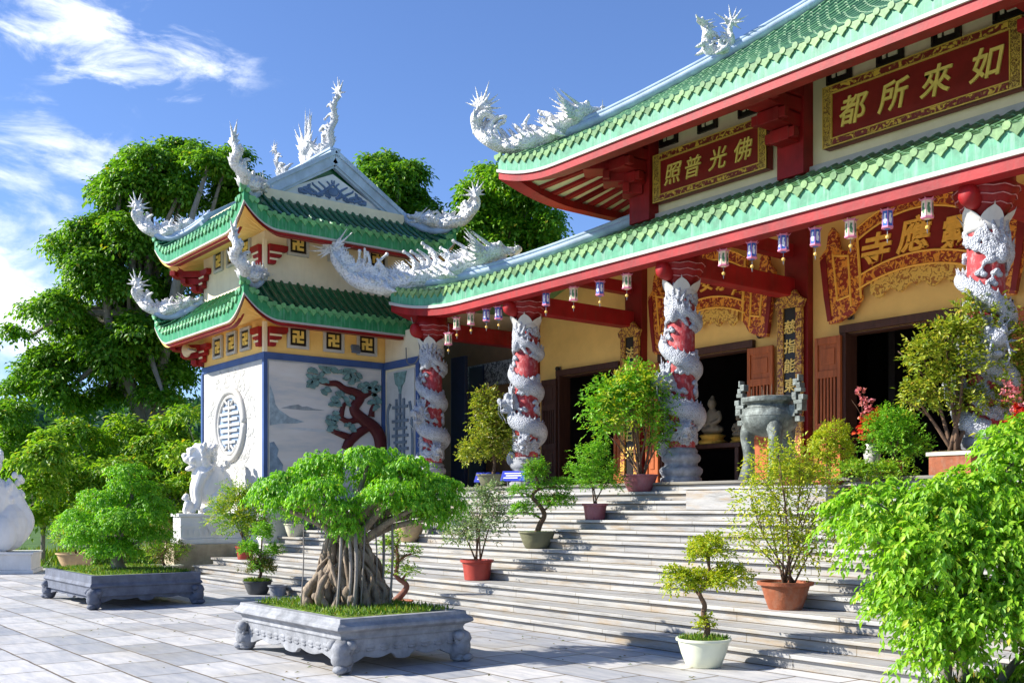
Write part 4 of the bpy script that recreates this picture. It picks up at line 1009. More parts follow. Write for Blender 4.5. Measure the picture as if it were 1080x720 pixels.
def fan_sign(xc, hw, label, chars, size, dz=0):
    """arched scroll board with carved ends and a gilt fringe"""
    t = thing('scroll_sign', label, 'sign', (xc, 16.2, 6 + dz)); y = 16.16; s = hw / 1.9
    def top(x): return 6.92 - .34 * (x / 1.12) ** 2 + dz
    def bot(x): return 5.88 - .19 * (x / 1.0) ** 2 + dz
    def band(x0_, x1_, fa, fb, n=20):
        xs = [x0_ + (x1_ - x0_) * k / n for k in range(n + 1)]
        return [(x * s, fa(x)) for x in xs] + [(x * s, fb(x)) for x in reversed(xs)]
    O, ux, uz = (xc, y, 0), (1, 0, 0), (0, 0, 1)
    m = MB(); m.prism(band(-1.08, 1.08, bot, top), O, ux, uz, (0, -.06, 0)); m.build('panel', mRedDk, t)
    m = MB(); m.prism(band(-1.12, 1.12, lambda x: top(x) - .16, lambda x: top(x) + .06), O, ux, uz, (0, -.085, 0)); m.prism(band(-1.10, 1.10, lambda x: bot(x) - .08, lambda x: bot(x) + .14), O, ux, uz, (0, -.085, 0))
    m.build('carved_border', mOrnO, t)
    m = MB()
    for f, d in ((top, .06), (top, -.16), (bot, .14), (bot, -.08)): m.tube([(xc + x * s, y - .09, f(x) + d) for x in [-1.1 + 2.2 * k / 24 for k in range(25)]], .018, 6)
    for sg in (-1, 1): m.tube([(xc + sg * 1.1 * s, y - .09, top(1.1)), (xc + sg * 1.02 * s, y - .09, bot(1.02))], .022, 6)
    m.build('gold_bead', M('orange_gold', (.95, .50, .08), .4, .15, 8, .1, 30), t)
    for sg in (-1, 1):
        m = MB(); P = [(1.10, 6.52), (1.02, 5.42), (1.2, 5.18), (1.5, 5.06), (1.68, 5.05), (1.78, 5.5), (1.88, 6.28), (1.74, 6.42), (1.70, 6.68), (1.62, 6.78), (1.52, 6.66), (1.46, 6.34), (1.3, 6.30), (1.2, 6.42)]
        m.prism([(sg * x * s, z + dz) for x, z in P], O, ux, uz, (0, -.075, 0)); q = m.build('scroll_end', mOrnO, t)
        m = MB(); m.prism([(sg * x * s, z + dz) for x, z in [(1.78, 5.55), (1.86, 6.2), (1.74, 6.3), (1.68, 5.6), (1.62, 5.12), (1.70, 5.1)]], O, ux, uz, (0, -.10, 0)); m.build('scroll_roll', mRedDk, q)
        m = MB()
        for a, b in (((1.28, 6.2), (1.22, 5.3)), ((1.60, 6.3), (1.50, 5.45)), ((1.28, 6.2), (1.58, 6.26)), ((1.24, 5.5), (1.5, 5.45)), ((1.1, 6.5), (1.02, 5.42))): m.tube([(xc + sg * a[0] * s, y - .085, a[1] + dz), (xc + sg * b[0] * s, y - .085, b[1] + dz)], .02, 6)
        m.build('gold_bead', MATS['orange_gold'], q)
    m = MB(); m.prism(band(-.86, .86, lambda x: 5.48 - .10 * x * x + dz + .06 * math.sin(abs(x) * 16), lambda x: bot(x) - .08, 40), O, ux, uz, (0, -.05, 0)); m.build('gilt_fringe', mLace, t)
    for ch, x in chars:
        m = MB(); text_into(m, ch, size, (xc + x, y - .061, (top(x / s) + bot(x / s)) / 2 - .07), (1, 0, 0), (0, 0, 1), (0, -1, 0), .035, .022, .2); m.build('lettering', MATS['orange_gold'], t)
fan_sign(-9.65, 1.9, 'arched scroll sign with large gold characters 寺應靈 above the central doorway', [('寺', -.72), ('應', 0), ('靈', .74)], .6, -.16)
fan_sign(-14.2, 1.68, 'arched scroll sign with gold characters 安永海 above the left doorway', [('安', .0), ('永', .42), ('海', .82)], .36, -.2)
def couplet(x, label, txt, seed=0):
    t = thing('couplet_board', label, 'couplet', (x, 16.05, 4))
    m = MB(); m.box(x - .2, x + .2, 16.04, 16.1, 2.25, 5.35); m.build('board', mBlack, t)
    m = MB()
    for a, b in ((-.27, -.14), (.14, .27)): m.box(x + a, x + b, 16.0, 16.075, 2.2, 5.3)
    m.prism([(-.3, 5.3), (.3, 5.3), (.34, 5.42), (.2, 5.5), (.12, 5.62), (0, 5.56), (-.14, 5.62), (-.22, 5.5), (-.34, 5.42)], (x, 16.07, 0), (1, 0, 0), (0, 0, 1), (0, -.08, 0)); m.prism([(-.28, 2.2), (.28, 2.2), (.1, 2.06), (-.1, 2.06)], (x, 16.07, 0), (1, 0, 0), (0, 0, 1), (0, -.07, 0))
    m.build('gilt_border', mOrnF, t)
    for k, ch in enumerate(txt):
        m = MB(); text_into(m, ch, .27, (x, 16.039, 4.95 - .36 * k), (1, 0, 0), (0, 0, 1), (0, -1, 0), .02, .012, .1); m.build('lettering', mGoldY, t)
couplet(-12.14, 'tall black and gold couplet board between the central and left doorways', '慈指能東海普度')
couplet(-16.36, 'tall black and gold couplet board between the left doorway and the side doorway', '法雨同霑佛日光')

# ------------------------------------------------------------------ lanterns under the eave
def lantern(x, z, blue, label):
    t = thing('paper_lantern', label, 'lantern', (x, 12.9, z), (x * 7) % .9 - .45, 'paper lanterns along the eave', local=True); t.scale = (.82,) * 3
    b = MB(); b.lathe([(.05, .17), (.095, .13), (.095, -.13), (.05, -.17)], n=6)
    b.build('lamp_shade', mLanB if blue else mLanC, t)
    f = MB()
    for z_ in (.14, -.14):
        f.lathe([(.07, z_ - .025), (.105, z_ - .012), (.105, z_ + .012), (.07, z_ + .025)], n=6)
    for k in range(6):
        a = 2 * PI * k / 6; f.tube([(.088 * math.cos(a), .088 * math.sin(a), -.14), (.088 * math.cos(a), .088 * math.sin(a), .14)], .008, 5)
        f.spike((.1 * math.cos(a), .1 * math.sin(a), .14), (math.cos(a), math.sin(a), .8), .05, .014, 4)
    f.build('pink_frame', mLanP, t)
    s = MB()
    for k in range(6):
        a = 2 * PI * (k + .5) / 6; c = V(.0825 * math.cos(a), .0825 * math.sin(a), 0); n_ = V(math.cos(a), math.sin(a), 0); e = V(-math.sin(a), math.cos(a), 0)
        s.prism([(-.02, -.07), (.015, -.09), (.03, -.02), (.01, .03), (.022, .075), (-.012, .085), (-.024, .02)], c, e, (0, 0, 1), n_ * .004)
    s.build('print', mWhiteP if blue else mGreen, t)
    g = MB(); g.ell((0, 0, -.30), .034, nu=10, nv=8); g.build('bead', mYelBead, t)
    w = MB(); w.tube([(0, 0, .40), (0, 0, .17), (0, 0, -.33), (0, 0, -.335), (0, 0, -.40)], [.006, .006, .005, .012, .004], 5); w.build('cord', mMetal, t)
mGreen = M('green_print', (.10, .22, .10), .6, .2, 8, 0)
LAN = [(-18.43, 5.54, 0, 'cream lantern, first from the left end of the eave'), (-17.91, 5.57, 0, 'cream lantern, second from the left end of the eave'), (-17.37, 5.57, 1, 'blue lantern, third from the left end of the eave'),
       (-16.95, 5.55, 1, 'blue lantern just left of the bracket on the second column'), (-15.45, 5.6, 1, 'blue lantern just right of the second column'), (-14.65, 5.57, 0, 'cream lantern midway between second and third columns'), (-13.93, 5.55, 1, 'blue lantern between second and third columns, nearer the third'),
       (-13.24, 5.56, 0, 'cream lantern just left of the third column'), (-11.05, 5.56, 0, 'cream lantern just right of the third column'), (-10.48, 5.57, 1, 'blue lantern in front of the gap beside the left scroll sign'), (-9.89, 5.57, 1, 'blue lantern left of the wall post over the incense burner'),
       (-9.32, 5.54, 1, 'blue lantern right of the wall post over the incense burner'), (-8.73, 5.54, 0, 'cream lantern in front of the left end of the central scroll sign'), (-8.15, 5.55, 1, 'blue lantern in front of the character 寺'), (-7.56, 5.56, 0, 'cream lantern directly above the character 應'),
       (-18.75, 5.25, 0, 'small cream lantern hanging lower than the rest near the corner column')]
for x, z, b, l in LAN: lantern(x, z, b, l)
def lantern_strings(): pass

# ------------------------------------------------------------------ incense burner
cen = thing('incense_burner', 'grey green bronze three legged incense burner with tall stepped handles above the stairs', 'incense burner', (-10.2, 12.98, FZ), 0, None, True)
mb = MB(); mb.lathe([(.0, .66), (.14, .665), (.28, .71), (.385, .80), (.43, .91), (.43, .99), (.39, 1.07), (.345, 1.11), (.335, 1.14), (.36, 1.17), (.415, 1.185), (.425, 1.21), (.425, 1.25), (.39, 1.26), (.36, 1.2), (.33, 1.14), (0, 1.14)], n=40); mb.tube([(.425 * math.cos(R(q)), .425 * math.sin(R(q)), .97) for q in range(0, 361, 12)], .012, 6); mb.tube([(.37 * math.cos(R(q)), .37 * math.sin(R(q)), 1.095) for q in range(0, 361, 12)], .01, 6); mb.build('bowl', mBronze, cen, auto=True)
for a in (200, 320, 80):
    d = V(math.cos(R(a)), math.sin(R(a)), 0)
    m = MB(); m.tube(catmull([d * .28 + V(0, 0, .86), d * .36 + V(0, 0, .68), d * .33 + V(0, 0, .36), d * .37 + V(0, 0, .0)], 4), [.13, .135, .13, .12, .11, .10, .095, .09, .088, .09, .10, .115, .13], 12); m.build('leg', mBronze, cen, smooth=True)
for s in (-1, 1):
    m = MB()
    for (a, b, c, d) in ((.42, .53, .94, 1.12), (.53, .62, .86, .94), (.53, .58, .98, 1.04), (.56, .66, 1.02, 1.12), (.50, .66, 1.12, 1.18), (.47, .55, 1.18, 1.30), (.59, .68, 1.18, 1.26), (.52, .64, 1.30, 1.36), (.55, .62, 1.36, 1.44), (.49, .57, 1.40, 1.50), (.57, .60, 1.46, 1.56)):
        x = sorted((s * (a - .03), s * (b - .03))); m.box(x[0], x[1], -.06, .06, c + .0, d + .0)
    m.build('handle', mBronze, cen, bevel=.008)
m = MB()
for k in range(16):
    a = random.uniform(0, 6.28); q = random.uniform(0, .3); m.tube([(q * math.cos(a), q * math.sin(a), 1.12), (q * math.cos(a) + random.uniform(-.03, .03), q * math.sin(a), random.uniform(1.32, 1.5))], .005, 4)
m.build('incense_sticks', mStem, cen)
m = MB(); m.ell((0, 0, 1.13), (.33, .33, .05)); m.build('ash', M('ash', (.4, .38, .36), .9, .2, 10, .2, 30), cen)

# ------------------------------------------------------------------ altar deep in the left doorway, statue and table
al = thing('altar_table', 'dark altar table with offerings inside the left doorway', 'altar', (-15.2, 17.5, FZ))
m = MB(); m.box(-16.3, -14.3, 17.2, 17.9, FZ + .85, FZ + .95); m.build('table_top', mWoodDk, al, bevel=.01)
for x in (-16.2, -14.4):
    for y in (17.27, 17.83): m = MB(); m.box(x - .05, x + .05, y - .05, y + .05, FZ, FZ + .85); m.build('leg', mWoodDk, al)
def altar_statue(x, y, z, h, label):
    t = thing('statue', label, 'statue', (x, y, z), 0, None, True); k = h / 1.2
    m = MB(); m.lathe([(.3 * k, 0), (.34 * k, .06 * k), (.24 * k, .12 * k), (.3 * k, .2 * k), (.2 * k, .24 * k)], n=20); m.build('lotus_base', mGold, t)
    m = MB(); m.ell((0, 0, .34 * k), (.3 * k, .2 * k, .12 * k)); m.ell((0, 0, .58 * k), (.17 * k, .13 * k, .26 * k)); m.ell((0, -.02, .93 * k), (.1 * k, .11 * k, .13 * k)); m.ell((0, 0, 1.07 * k), .05 * k); m.tube([(0, 0, .7 * k), (0, 0, .88 * k)], .06 * k, 8)
    for s in (-1, 1): m.tube(catmull([(s * .17 * k, 0, .74 * k), (s * .25 * k, -.05 * k, .55 * k), (s * .08 * k, -.17 * k, .44 * k)], 4), .055 * k, 8)
    b = link('body', fuse(m, .02 * k, 2, 'buddha'), M('statue_white', (.26, .21, .14), .5, .15, 4, .1, 20), t)
altar_statue(-15.3, 17.5, FZ + .95, 1.15, 'pale seated Buddha statue on the altar table inside the left doorway')
altar_statue(-14.65, 17.6, FZ + .95, .7, 'smaller pale statue right of the seated Buddha on the altar table')
cu = thing('screen_panel', 'pale standing panel deep inside the side doorway', 'panel', (-18.4, 21, FZ))
m = MB(); m.box(-18.9, -18.3, 20.5, 20.56, FZ + .35, FZ + 2.2); m.build('panel', M('pale_cloth', (.5, .46, .40), .7, .15, 3, .1, 20), cu)
m = MB(); m.box(-18.95, -18.25, 20.44, 20.62, FZ, FZ + .35); m.build('base', mWoodDk, cu)

# ------------------------------------------------------------------ fittings on the walls
fl = thing('floodlight', 'small grey floodlight fixed under the lower pavilion eave beside the last lattice window', 'floodlight', (-22.5, 12.68, 5.45), 0, None, True)
m = MB(); m.obox((.1, 0, 0), (.035, 0, .02), (0, .11, 0), (-.04, 0, .09)); m.build('lamp_head', M('lamp_grey', (.12, .15, .20), .4, .1, 4, 0), fl, bevel=.01)
m = MB(); m.tube([(-.1, 0, -.05), (.06, 0, -.08)], .015, 6); m.build('mounting_arm', mMetal, fl)
hs = thing('horn_speaker', 'beige horn loudspeaker beside the left bracket of the lower pavilion eave', 'loudspeaker', (-26.15, 10.05, 5.62), R(-150), None, True)
m = MB(); m.lathe([(.05, 0), (.06, .1), (.10, .2), (.17, .28), (.175, .29), (.15, .27)], n=20)
for i, v in enumerate(m.v): m.v[i] = (v[2] - .1, v[1], v[0])
m.build('horn', M('beige_plastic', (.6, .5, .34), .5, .1, 4, 0), hs, auto=True)
m = MB(); m.tube([(0, 0, 0), (-.1, .0, 0), (-.14, .1, -.02), (-.14, .32, -.02)], .025, 6); m.build('mounting_arm', mMetal, hs)
for x, z, l in ((-11.0, 5.0, 'small round black camera above the central doorway beside the scroll sign'), (-13.0, 4.92, 'small round black camera above the left doorway'), (-19.0, 4.9, 'small round black camera above the side doorway')):
    c = thing('security_camera', l, 'camera', (x, 16.28, z), 0, None, True); m = MB(); m.ell((0, -.06, 0), (.06, .06, .06)); m.build('lens', mBlack, c, smooth=True); m = MB(); m.box(-.06, .06, -.03, 0.0, -.05, .05); m.build('base', mMetal, c)
for x, l in ((-17.35, 'small blue notice on a slanted stand beside the yellow green potted tree'), (-16.3, 'small blue notice on a slanted stand in front of the second column')):
    n_ = thing('notice_stand', l, 'notice', (x, 12.9 if x < -17 else 12.78, FZ), R(30), None, True)
    m = MB(); m.obox((0, 0, .2), (.26, 0, 0), (0, .07, .1), (0, -.012, .008)); pl = m.build('plate', mBluePl, n_, bevel=.005)
    m = MB()
    for k, (a, b) in enumerate(((-.2, .2), (-.16, .18), (-.2, .1))):
        m.obox(((a + b) / 2, -.016 + .03 * (1 - k) , .21 + .045 * (1 - k)), ((b - a) / 2, 0, 0), (0, .006, .009), (0, -.003, .002))
    m.build('print_lines', mWhiteP, pl)
    m = MB(); m.tube([(-.15, .06, 0), (-.15, .02, .2)], .015, 6); m.tube([(.15, .06, 0), (.15, .02, .2)], .015, 6); m.build('stand', mMetal, n_)
cb = put(MB().tube(catmull([(-21.5, 13.55, 5.45), (-21.2, 13.4, 5.05), (-20.7, 13.3, 4.98), (-20.35, 13.2, 5.2), (-20.2, 13.0, 5.6), (-20.1, 12.8, 5.9)], 6), .014, 6).build('cable', mMetal), 'thin grey cable looping from the wing wall to the corner of the eave', 'cable')

# ------------------------------------------------------------------ guardian lions
def guardian(loc, rz, label, s, block, pedz):
    t = thing('stone_lion', label, 'statue', loc, rz, 'white marble guardian lions', True)
    o = link('lion', LION, mMarble, t); o.location = (0, 0, pedz); o.scale = (s * .9, s * .95, s * 1.15)
    w = .52 * s; L0, L1 = -.72 * s, .85 * s
    m = MB()
    if block: m.box(L0 - .12, L1 + .12, -w - .12, w + .12, 0, block); m.build('stone_block', mBlock, t, bevel=.02)
    p = MB(); h = pedz - block; b = block
    p.box(L0, L1, -w, w, b, b + .12 * h / .7); p.box(L0 + .05, L1 - .05, -w + .05, w - .05, b + .12 * h / .7, pedz - .1 * h); p.box(L0, L1, -w, w, pedz - .1 * h, pedz)
    po = p.build('pedestal', mMarble, t, bevel=.012)
    if block:
        r = MB(); n = 11
        for sy in (-1, 1):
            for k in range(n):
                x = L0 + .14 + (L1 - L0 - .28) * k / (n - 1); r.box(x - .035, x + .035, sy * (w - .05) - .018, sy * (w - .05) + .018, b + h * .3, b + h * .48); 
            r.prism([(L0 + .3 + .1, pedz - .11 * h), (L1 - .5, pedz - .11 * h), ((L0 + L1) / 2, b + h * .3)], (0, sy * (w - .03), 0), (1, 0, 0), (0, 0, 1), (0, sy * .02, 0))
            r.box(L0 + .05, L1 - .05, sy * (w - .045) - .01, sy * (w - .045) + .01, b + h * .55, b + h * .62)
        r.build('carved_drapery', mMarble, po)
guardian((-23.9, 9.62, 0), R(-100), 'white marble guardian lion on a carved pedestal by the round window', .96, .76, 1.46)
guardian((-28.22, 5.76, 0), R(-112), 'large white marble guardian lion at the paving edge, cut by the left frame edge', 1.5, 0, .52)
# ------------------------------------------------------------------ potted plants
EX = V(.6157, .788, 0)      # direction across the courtyard used to spread shrub pads
EY = V(-.788, .6157, 0)
PROF = {'bowl': [(.60, 0), (.66, .04), (.84, .45), (.95, .8), (.98, .9), (1.05, .92), (1.05, 1.0), (.95, 1.0), (.9, .92)],
        'tub': [(.74, 0), (.78, .03), (.84, .45), (.92, .85), (1.04, .88), (1.05, 1.0), (.95, 1.0), (.92, .9)],
        'flare': [(.62, 0), (.64, .04), (.78, .4), (.92, .84), (1.06, .88), (1.08, 1.0), (.97, 1.0), (.93, .9)],
        'round': [(.5, 0), (.55, .05), (.85, .35), (.98, .62), (1.0, .85), (1.04, .9), (1.04, 1.0), (.94, 1.0), (.9, .9)]}
def pot(t, kind, r, h, mat, soil=mSoil):
    m = MB(); m.lathe([(a * r, b * h) for a, b in PROF[kind]], n=36); m.build('pot', mat, t, auto=True)
    s = MB(); s.lathe([(.93 * r, .86 * h), (.6 * r, .93 * h), (0, .95 * h)], n=24); s.build('soil', soil, t, smooth=True)
def L2(e, z, d=0): return EX * e + EY * d + V(0, 0, z)
def pads(lst): return [(*(L2(e, z, d)), rx, rx, rz) for e, z, rx, rz, d in lst]
def foliage(t, clumps, n, k, sl, L, W, mat, seed, name='foliage', **kw):
    return link(name, sprays(clumps, n, k, sl, L, W, seed=seed, **kw), mat, t)
GRP = 'potted plants on and around the stairs'
def potted(label, loc, kind, r, h, mat, name='potted_plant', cat='potted plant', soil=mSoil):
    t = thing(name, label, cat, loc, 0, GRP, True); pot(t, kind, r, h, mat, soil); return t
def stems(t, base_z, ends, r, seed, spread=.05, mat=mStem, n=6):
    m = MB(); rr = random.Random(seed)
    for e in ends:
        e = Vector(e); b = V(rr.uniform(-1, 1) * spread, rr.uniform(-1, 1) * spread, base_z)
        mid = b.lerp(e, .5) + V(rr.uniform(-1, 1), rr.uniform(-1, 1), .6) * .08 * (e - b).length
        q = catmull([b, mid, e], 4); m.tube(q, [r * (1 - .75 * i / (len(q) - 1)) for i in range(len(q))], n)
        for _ in range(2):
            p = q[rr.randint(3, 6)]; f = p + (e - b) * .3 + V(rr.uniform(-1, 1), rr.uniform(-1, 1), rr.uniform(-.2, .6)) * .2 * (e - b).length; m.tube([p, p.lerp(f, .5) + V(0, 0, .02), f], [r * .45, r * .35, r * .15], 5)
    return m.build('stem', mat, t, smooth=True)
def bonsai_stem(t, pts, r, ends, seed, mat=mStem):
    m = MB(); q = catmull(pts, 6); m.tube(q, [r * (1.2 - .75 * i / (len(q) - 1)) for i in range(len(q))], 8); rr = random.Random(seed)
    for e in ends:
        e = Vector(e); p = min(q, key=lambda a: (a - e).length + (abs(a.z - e.z + .12))); m.tube(catmull([p, p.lerp(e, .5) + V(0, 0, .03), e], 3), [r * .5, r * .45, r * .4, r * .35, r * .3, r * .22, r * .15][:7], 6)
    return m.build('stem', mat, t, smooth=True)
def turf(t, r, z, n, seed, mat=lfGrass, h=.07, sq=1.0):
    g = np.random.default_rng(seed); a = g.uniform(0, 6.28, n); q = r * np.sqrt(g.random(n))
    P = np.stack([q * np.cos(a), q * np.sin(a), np.full(n, z)], 1); D = g.normal(size=(n, 3)) * .35 + np.array([0, 0, 1.])
    return link('turf', leaf_mesh('turf', P, D, rand_dir(n, g), h * g.uniform(.5, 1.2, n), .012), mat, t)

# cream bowl, cloud-pruned bonsai, at the foot of the stairs
t = potted('cream bowl with a cloud pruned bonsai standing at the foot of the stairs', (-7.13, 8.02, 0), 'bowl', .265, .29, mCreamPot, 'bonsai', 'bonsai')
turf(t, .24, .26, 700, 1)
pd = pads([(.05, 1.18, .20, .13, 0), (-.02, 1.13, .12, .08, .08), (-.20, .84, .17, .12, 0), (.02, .86, .16, .09, .05), (.28, .90, .17, .11, -.02), (.16, .86, .12, .07, -.1), (.02, .44, .07, .07, 0), (-.33, .96, .07, .03, 0)])
bonsai_stem(t, [L2(.02, .26), L2(.04, .4), L2(0, .52), L2(.01, .62), L2(-.04, .74), L2(.02, .84), L2(.06, .95), L2(.03, 1.12)], .028, [L2(-.2, .82), L2(.28, .87), L2(-.33, .95), L2(.06, 1.12)], 1)
foliage(t, pd, 1250, 6, .07, .034, .02, lfYel, 11, droop=.1, inner=.3)
# terracotta
t = potted('terracotta pot with a sparse upright yellow green shrub on the lower steps', (-7.35, 9.62, .466), 'flare', .29, .31, mTerra)
ends = [L2(e * .9, z, d) for e, z, d in ((-.42, 1.25, 0), (-.3, 1.6, .1), (-.12, 1.75, -.1), (.05, 1.5, .2), (.18, 1.7, 0), (.36, 1.5, -.1), (.48, 1.2, .1), (-.5, .85, .1), (.5, .85, 0), (-.2, 1.2, .3), (.2, 1.2, -.3))]
stems(t, .28, ends, .012, 2, .09)
foliage(t, pads([(-.2, .75, .25, .2, 0), (.25, .7, .25, .2, 0), (-.35, 1.25, .2, .28, 0), (-.22, 1.58, .2, .22, 0), (.0, 1.62, .22, .24, 0), (.22, 1.55, .22, .26, .1), (.42, 1.25, .2, .3, 0), (0, 1.2, .3, .25, .1), (-.45, .9, .14, .14, 0), (.5, .88, .14, .16, 0), (.05, .85, .3, .15, 0)]), 950, 6, .16, .05, .024, lfYel, 12, droop=.05, inner=.1, lo=-2)
# red glazed pot
t = potted('red glazed pot with a bushy variegated shrub on the lower steps', (-13.28, 9.68, .466), 'tub', .255, .32, mRedPot)
stems(t, .28, [L2(e, z, d) for e, z, d in ((-.3, .9, 0), (0, 1.3, .1), (.3, 1.1, -.1), (.15, 1.4, 0), (-.15, 1.2, -.1))], .016, 3)
foliage(t, pads([(-.25, .8, .24, .26, 0), (.02, 1.2, .28, .26, 0), (.28, .95, .26, .28, 0), (.25, 1.35, .2, .2, .1), (0, .75, .3, .25, -.1), (-.38, .65, .14, .14, 0)]), 700, 6, .12, .055, .024, lfSilver, 13, droop=.1, inner=.25)
# olive bowl
t = potted('olive bowl with a tiered cloud pruned bonsai on the middle steps', (-13.26, 10.88, .932), 'bowl', .295, .28, mOlive, 'bonsai', 'bonsai')
turf(t, .25, .25, 400, 2, h=.04)
pd = pads([(-.02, 1.26, .22, .13, 0), (-.02, 1.2, .15, .1, .1), (.36, 1.02, .2, .10, 0), (-.3, .92, .16, .09, 0), (.33, .76, .24, .10, 0), (-.26, .62, .2, .11, 0), (.1, .78, .14, .07, .1), (.05, 1.0, .12, .06, 0)])
bonsai_stem(t, [L2(.0, .25), L2(.05, .4), L2(.12, .55), L2(.03, .72), L2(-.08, .85), L2(.02, 1.0), L2(-.02, 1.2)], .042, [L2(.36, 1.0), L2(-.3, .9), L2(.33, .74), L2(-.26, .6)], 4)
foliage(t, pd, 1500, 6, .08, .036, .022, lfMid, 14, droop=.1, inner=.35)
foliage(t, pads([(-.02, 1.3, .2, .08, 0), (.33, .8, .2, .06, 0)]), 110, 5, .08, .036, .02, lfRust, 15, droop=.1)
# maroon tub
t = potted('maroon tub with a dense fresh green bush on the upper middle steps', (-12.82, 11.76, 1.398), 'tub', .21, .27, mPink)
stems(t, .25, [L2(e, z, d) for e, z, d in ((-.2, .8, 0), (0, 1.1, .1), (.25, .7, -.1))], .014, 5)
foliage(t, pads([(-.05, .95, .28, .28, 0), (.05, .65, .36, .24, 0), (-.25, .7, .22, .2, 0), (.3, .62, .2, .14, 0), (.05, 1.15, .18, .14, 0)]), 900, 6, .10, .045, .02, lfMid, 16, droop=.1, inner=.3)
# big maroon bowl
t = potted('wide maroon bowl with a tall many stemmed shrub at the top of the stairs', (-12.62, 12.6, 1.866), 'bowl', .30, .29, mPink)
stems(t, .26, [L2(e, z, d) for e, z, d in ((-.6, 1.3, 0), (-.35, 1.75, .1), (-.05, 1.9, 0), (.25, 1.7, .1), (.15, 1.4, -.2), (.4, .9, 0), (-.45, .9, .1), (-.2, 1.4, -.2), (.1, 2.0, .1), (-.1, 1.2, .2))], .02, 6, .06)
foliage(t, pads([(-.7, 1.35, .3, .24, 0), (-.4, 1.55, .36, .3, 0), (-.05, 1.75, .36, .3, 0), (.22, 1.55, .34, .28, .1), (-.15, 1.3, .4, .24, -.1), (-.5, 1.05, .28, .18, 0), (.3, 1.2, .3, .2, 0), (.3, .85, .18, .2, 0), (-.05, 1.98, .22, .18, 0), (-.62, 1.75, .16, .14, .1)]), 1050, 6, .17, .075, .034, lfMid, 17, droop=.15, inner=.2)
foliage(t, pads([(-.4, 1.6, .36, .3, -.1), (.0, 1.75, .36, .3, -.1), (-.2, 1.2, .4, .3, -.1)]), 220, 6, .17, .07, .034, lfYel, 18, droop=.15, inner=.3)
# shallow green bowl, yellow-green conical tree
t = potted('shallow green bowl with a yellow green tree turning rusty between the first and second columns', (-17.2, 12.95, FZ), 'bowl', .34, .26, mOlive, 'potted_tree', 'potted tree')
bonsai_stem(t, [L2(0, .24), L2(.03, .5), L2(-.03, .9), L2(.02, 1.4)], .035, [L2(-.4, .8), L2(.4, .8), L2(.3, 1.2), L2(-.25, 1.3), L2(0, 1.8)], 7)
foliage(t, pads([(-.3, .75, .38, .24, 0), (.25, .8, .42, .28, 0), (0, 1.15, .42, .32, 0), (-.08, 1.5, .32, .28, 0), (-.1, 1.78, .22, .2, 0), (.4, 1.1, .22, .2, 0), (-.55, .6, .2, .12, 0)]), 1300, 6, .15, .065, .034, lfOlive, 19, droop=.15, inner=.25)
foliage(t, pads([(-.1, 1.6, .3, .36, 0), (.2, 1.0, .45, .3, -.1)]), 260, 6, .15, .065, .034, lfRust, 20, droop=.15, inner=.4)
# left end of the stairs
t = potted('small red pot with a loose green bush on the steps beside the small lion', (-21.74, 9.55, .466), 'tub', .21, .29, mRedPot)
stems(t, .25, [L2(e, z, d) for e, z, d in ((-.4, 1.1, 0), (-.15, 1.5, .1), (.1, 1.4, 0), (.3, .9, 0))], .016, 8)
foliage(t, pads([(-.45, .95, .34, .32, 0), (-.2, 1.35, .34, .3, 0), (.15, 1.2, .3, .34, 0), (-.1, .7, .4, .26, 0), (.25, .7, .28, .28, 0)]), 900, 6, .16, .06, .028, lfWild, 21, droop=.12, inner=.2)
foliage(t, pads([(-.3, 1.1, .4, .4, -.1), (.1, .95, .4, .3, -.1)]), 260, 6, .16, .06, .026, lfYel, 22, droop=.12, inner=.3)
t = potted('dark grey bowl with a small three tiered bonsai behind the big planter', (-18.16, 8.22, 0), 'bowl', .26, .25, mGreyPot, 'bonsai', 'bonsai')
turf(t, .24, .23, 800, 3, h=.09)
pd = pads([(.1, 1.14, .2, .17, 0), (-.14, .82, .2, .12, 0), (.3, .80, .16, .12, 0), (.04, .5, .18, .12, 0)])
bonsai_stem(t, [L2(0, .23), L2(.06, .4), L2(.0, .58), L2(.06, .76), L2(.08, 1.05)], .03, [L2(-.14, .8), L2(.3, .78)], 9)
foliage(t, pd, 1000, 6, .07, .036, .022, lfMid, 23, droop=.1, inner=.3)
foliage(t, pads([(.05, .52, .32, .13, 0)]), 260, 6, .09, .04, .022, lfRust, 24, droop=.05, inner=.3)
e = potted('empty small grey pot tucked beside the dark bonsai bowl', (-17.55, 8.33, 0), 'tub', .17, .2, mStone, 'flower_pot', 'pot')
t = potted('pale wide bowl with a thin rusty leaved bonsai beside the darker planter', (-23.25, 8.3, 0), 'bowl', .40, .32, mPale, 'bonsai', 'bonsai')
bonsai_stem(t, [L2(0, .3), L2(-.06, .5), L2(.05, .72), L2(0, .95)], .03, [L2(-.3, .7), L2(.3, .75), L2(.1, 1.1)], 10)
foliage(t, pads([(.02, 1.08, .24, .12, 0), (-.28, .72, .22, .13, 0), (.28, .72, .22, .14, 0), (0, .5, .3, .12, 0)]), 380, 6, .12, .045, .024, lfRust, 25, droop=.1, inner=.2)
foliage(t, pads([(-.2, .6, .35, .2, 0), (.2, .6, .3, .2, .1)]), 220, 6, .12, .045, .024, lfWild, 26, droop=.1, inner=.2)
t = potted('wide tan basin of leafy shrubs behind the darker planter', (-28.6, 7.9, 0), 'bowl', .5, .42, mTan)
stems(t, .38, [L2(e_, z, 0) for e_, z in ((-.3, 1.0), (.1, 1.3), (.35, .9))], .02, 12)
foliage(t, pads([(-.2, .9, .4, .35, 0), (.2, 1.2, .4, .4, 0)]), 500, 6, .2, .08, .035, lfWild, 27, droop=.12, inner=.2)
t = potted('pale bowl with low green leaves on the steps behind the big bonsai trunk', (-22.0, 10.88, .932), 'bowl', .25, .30, mPale)
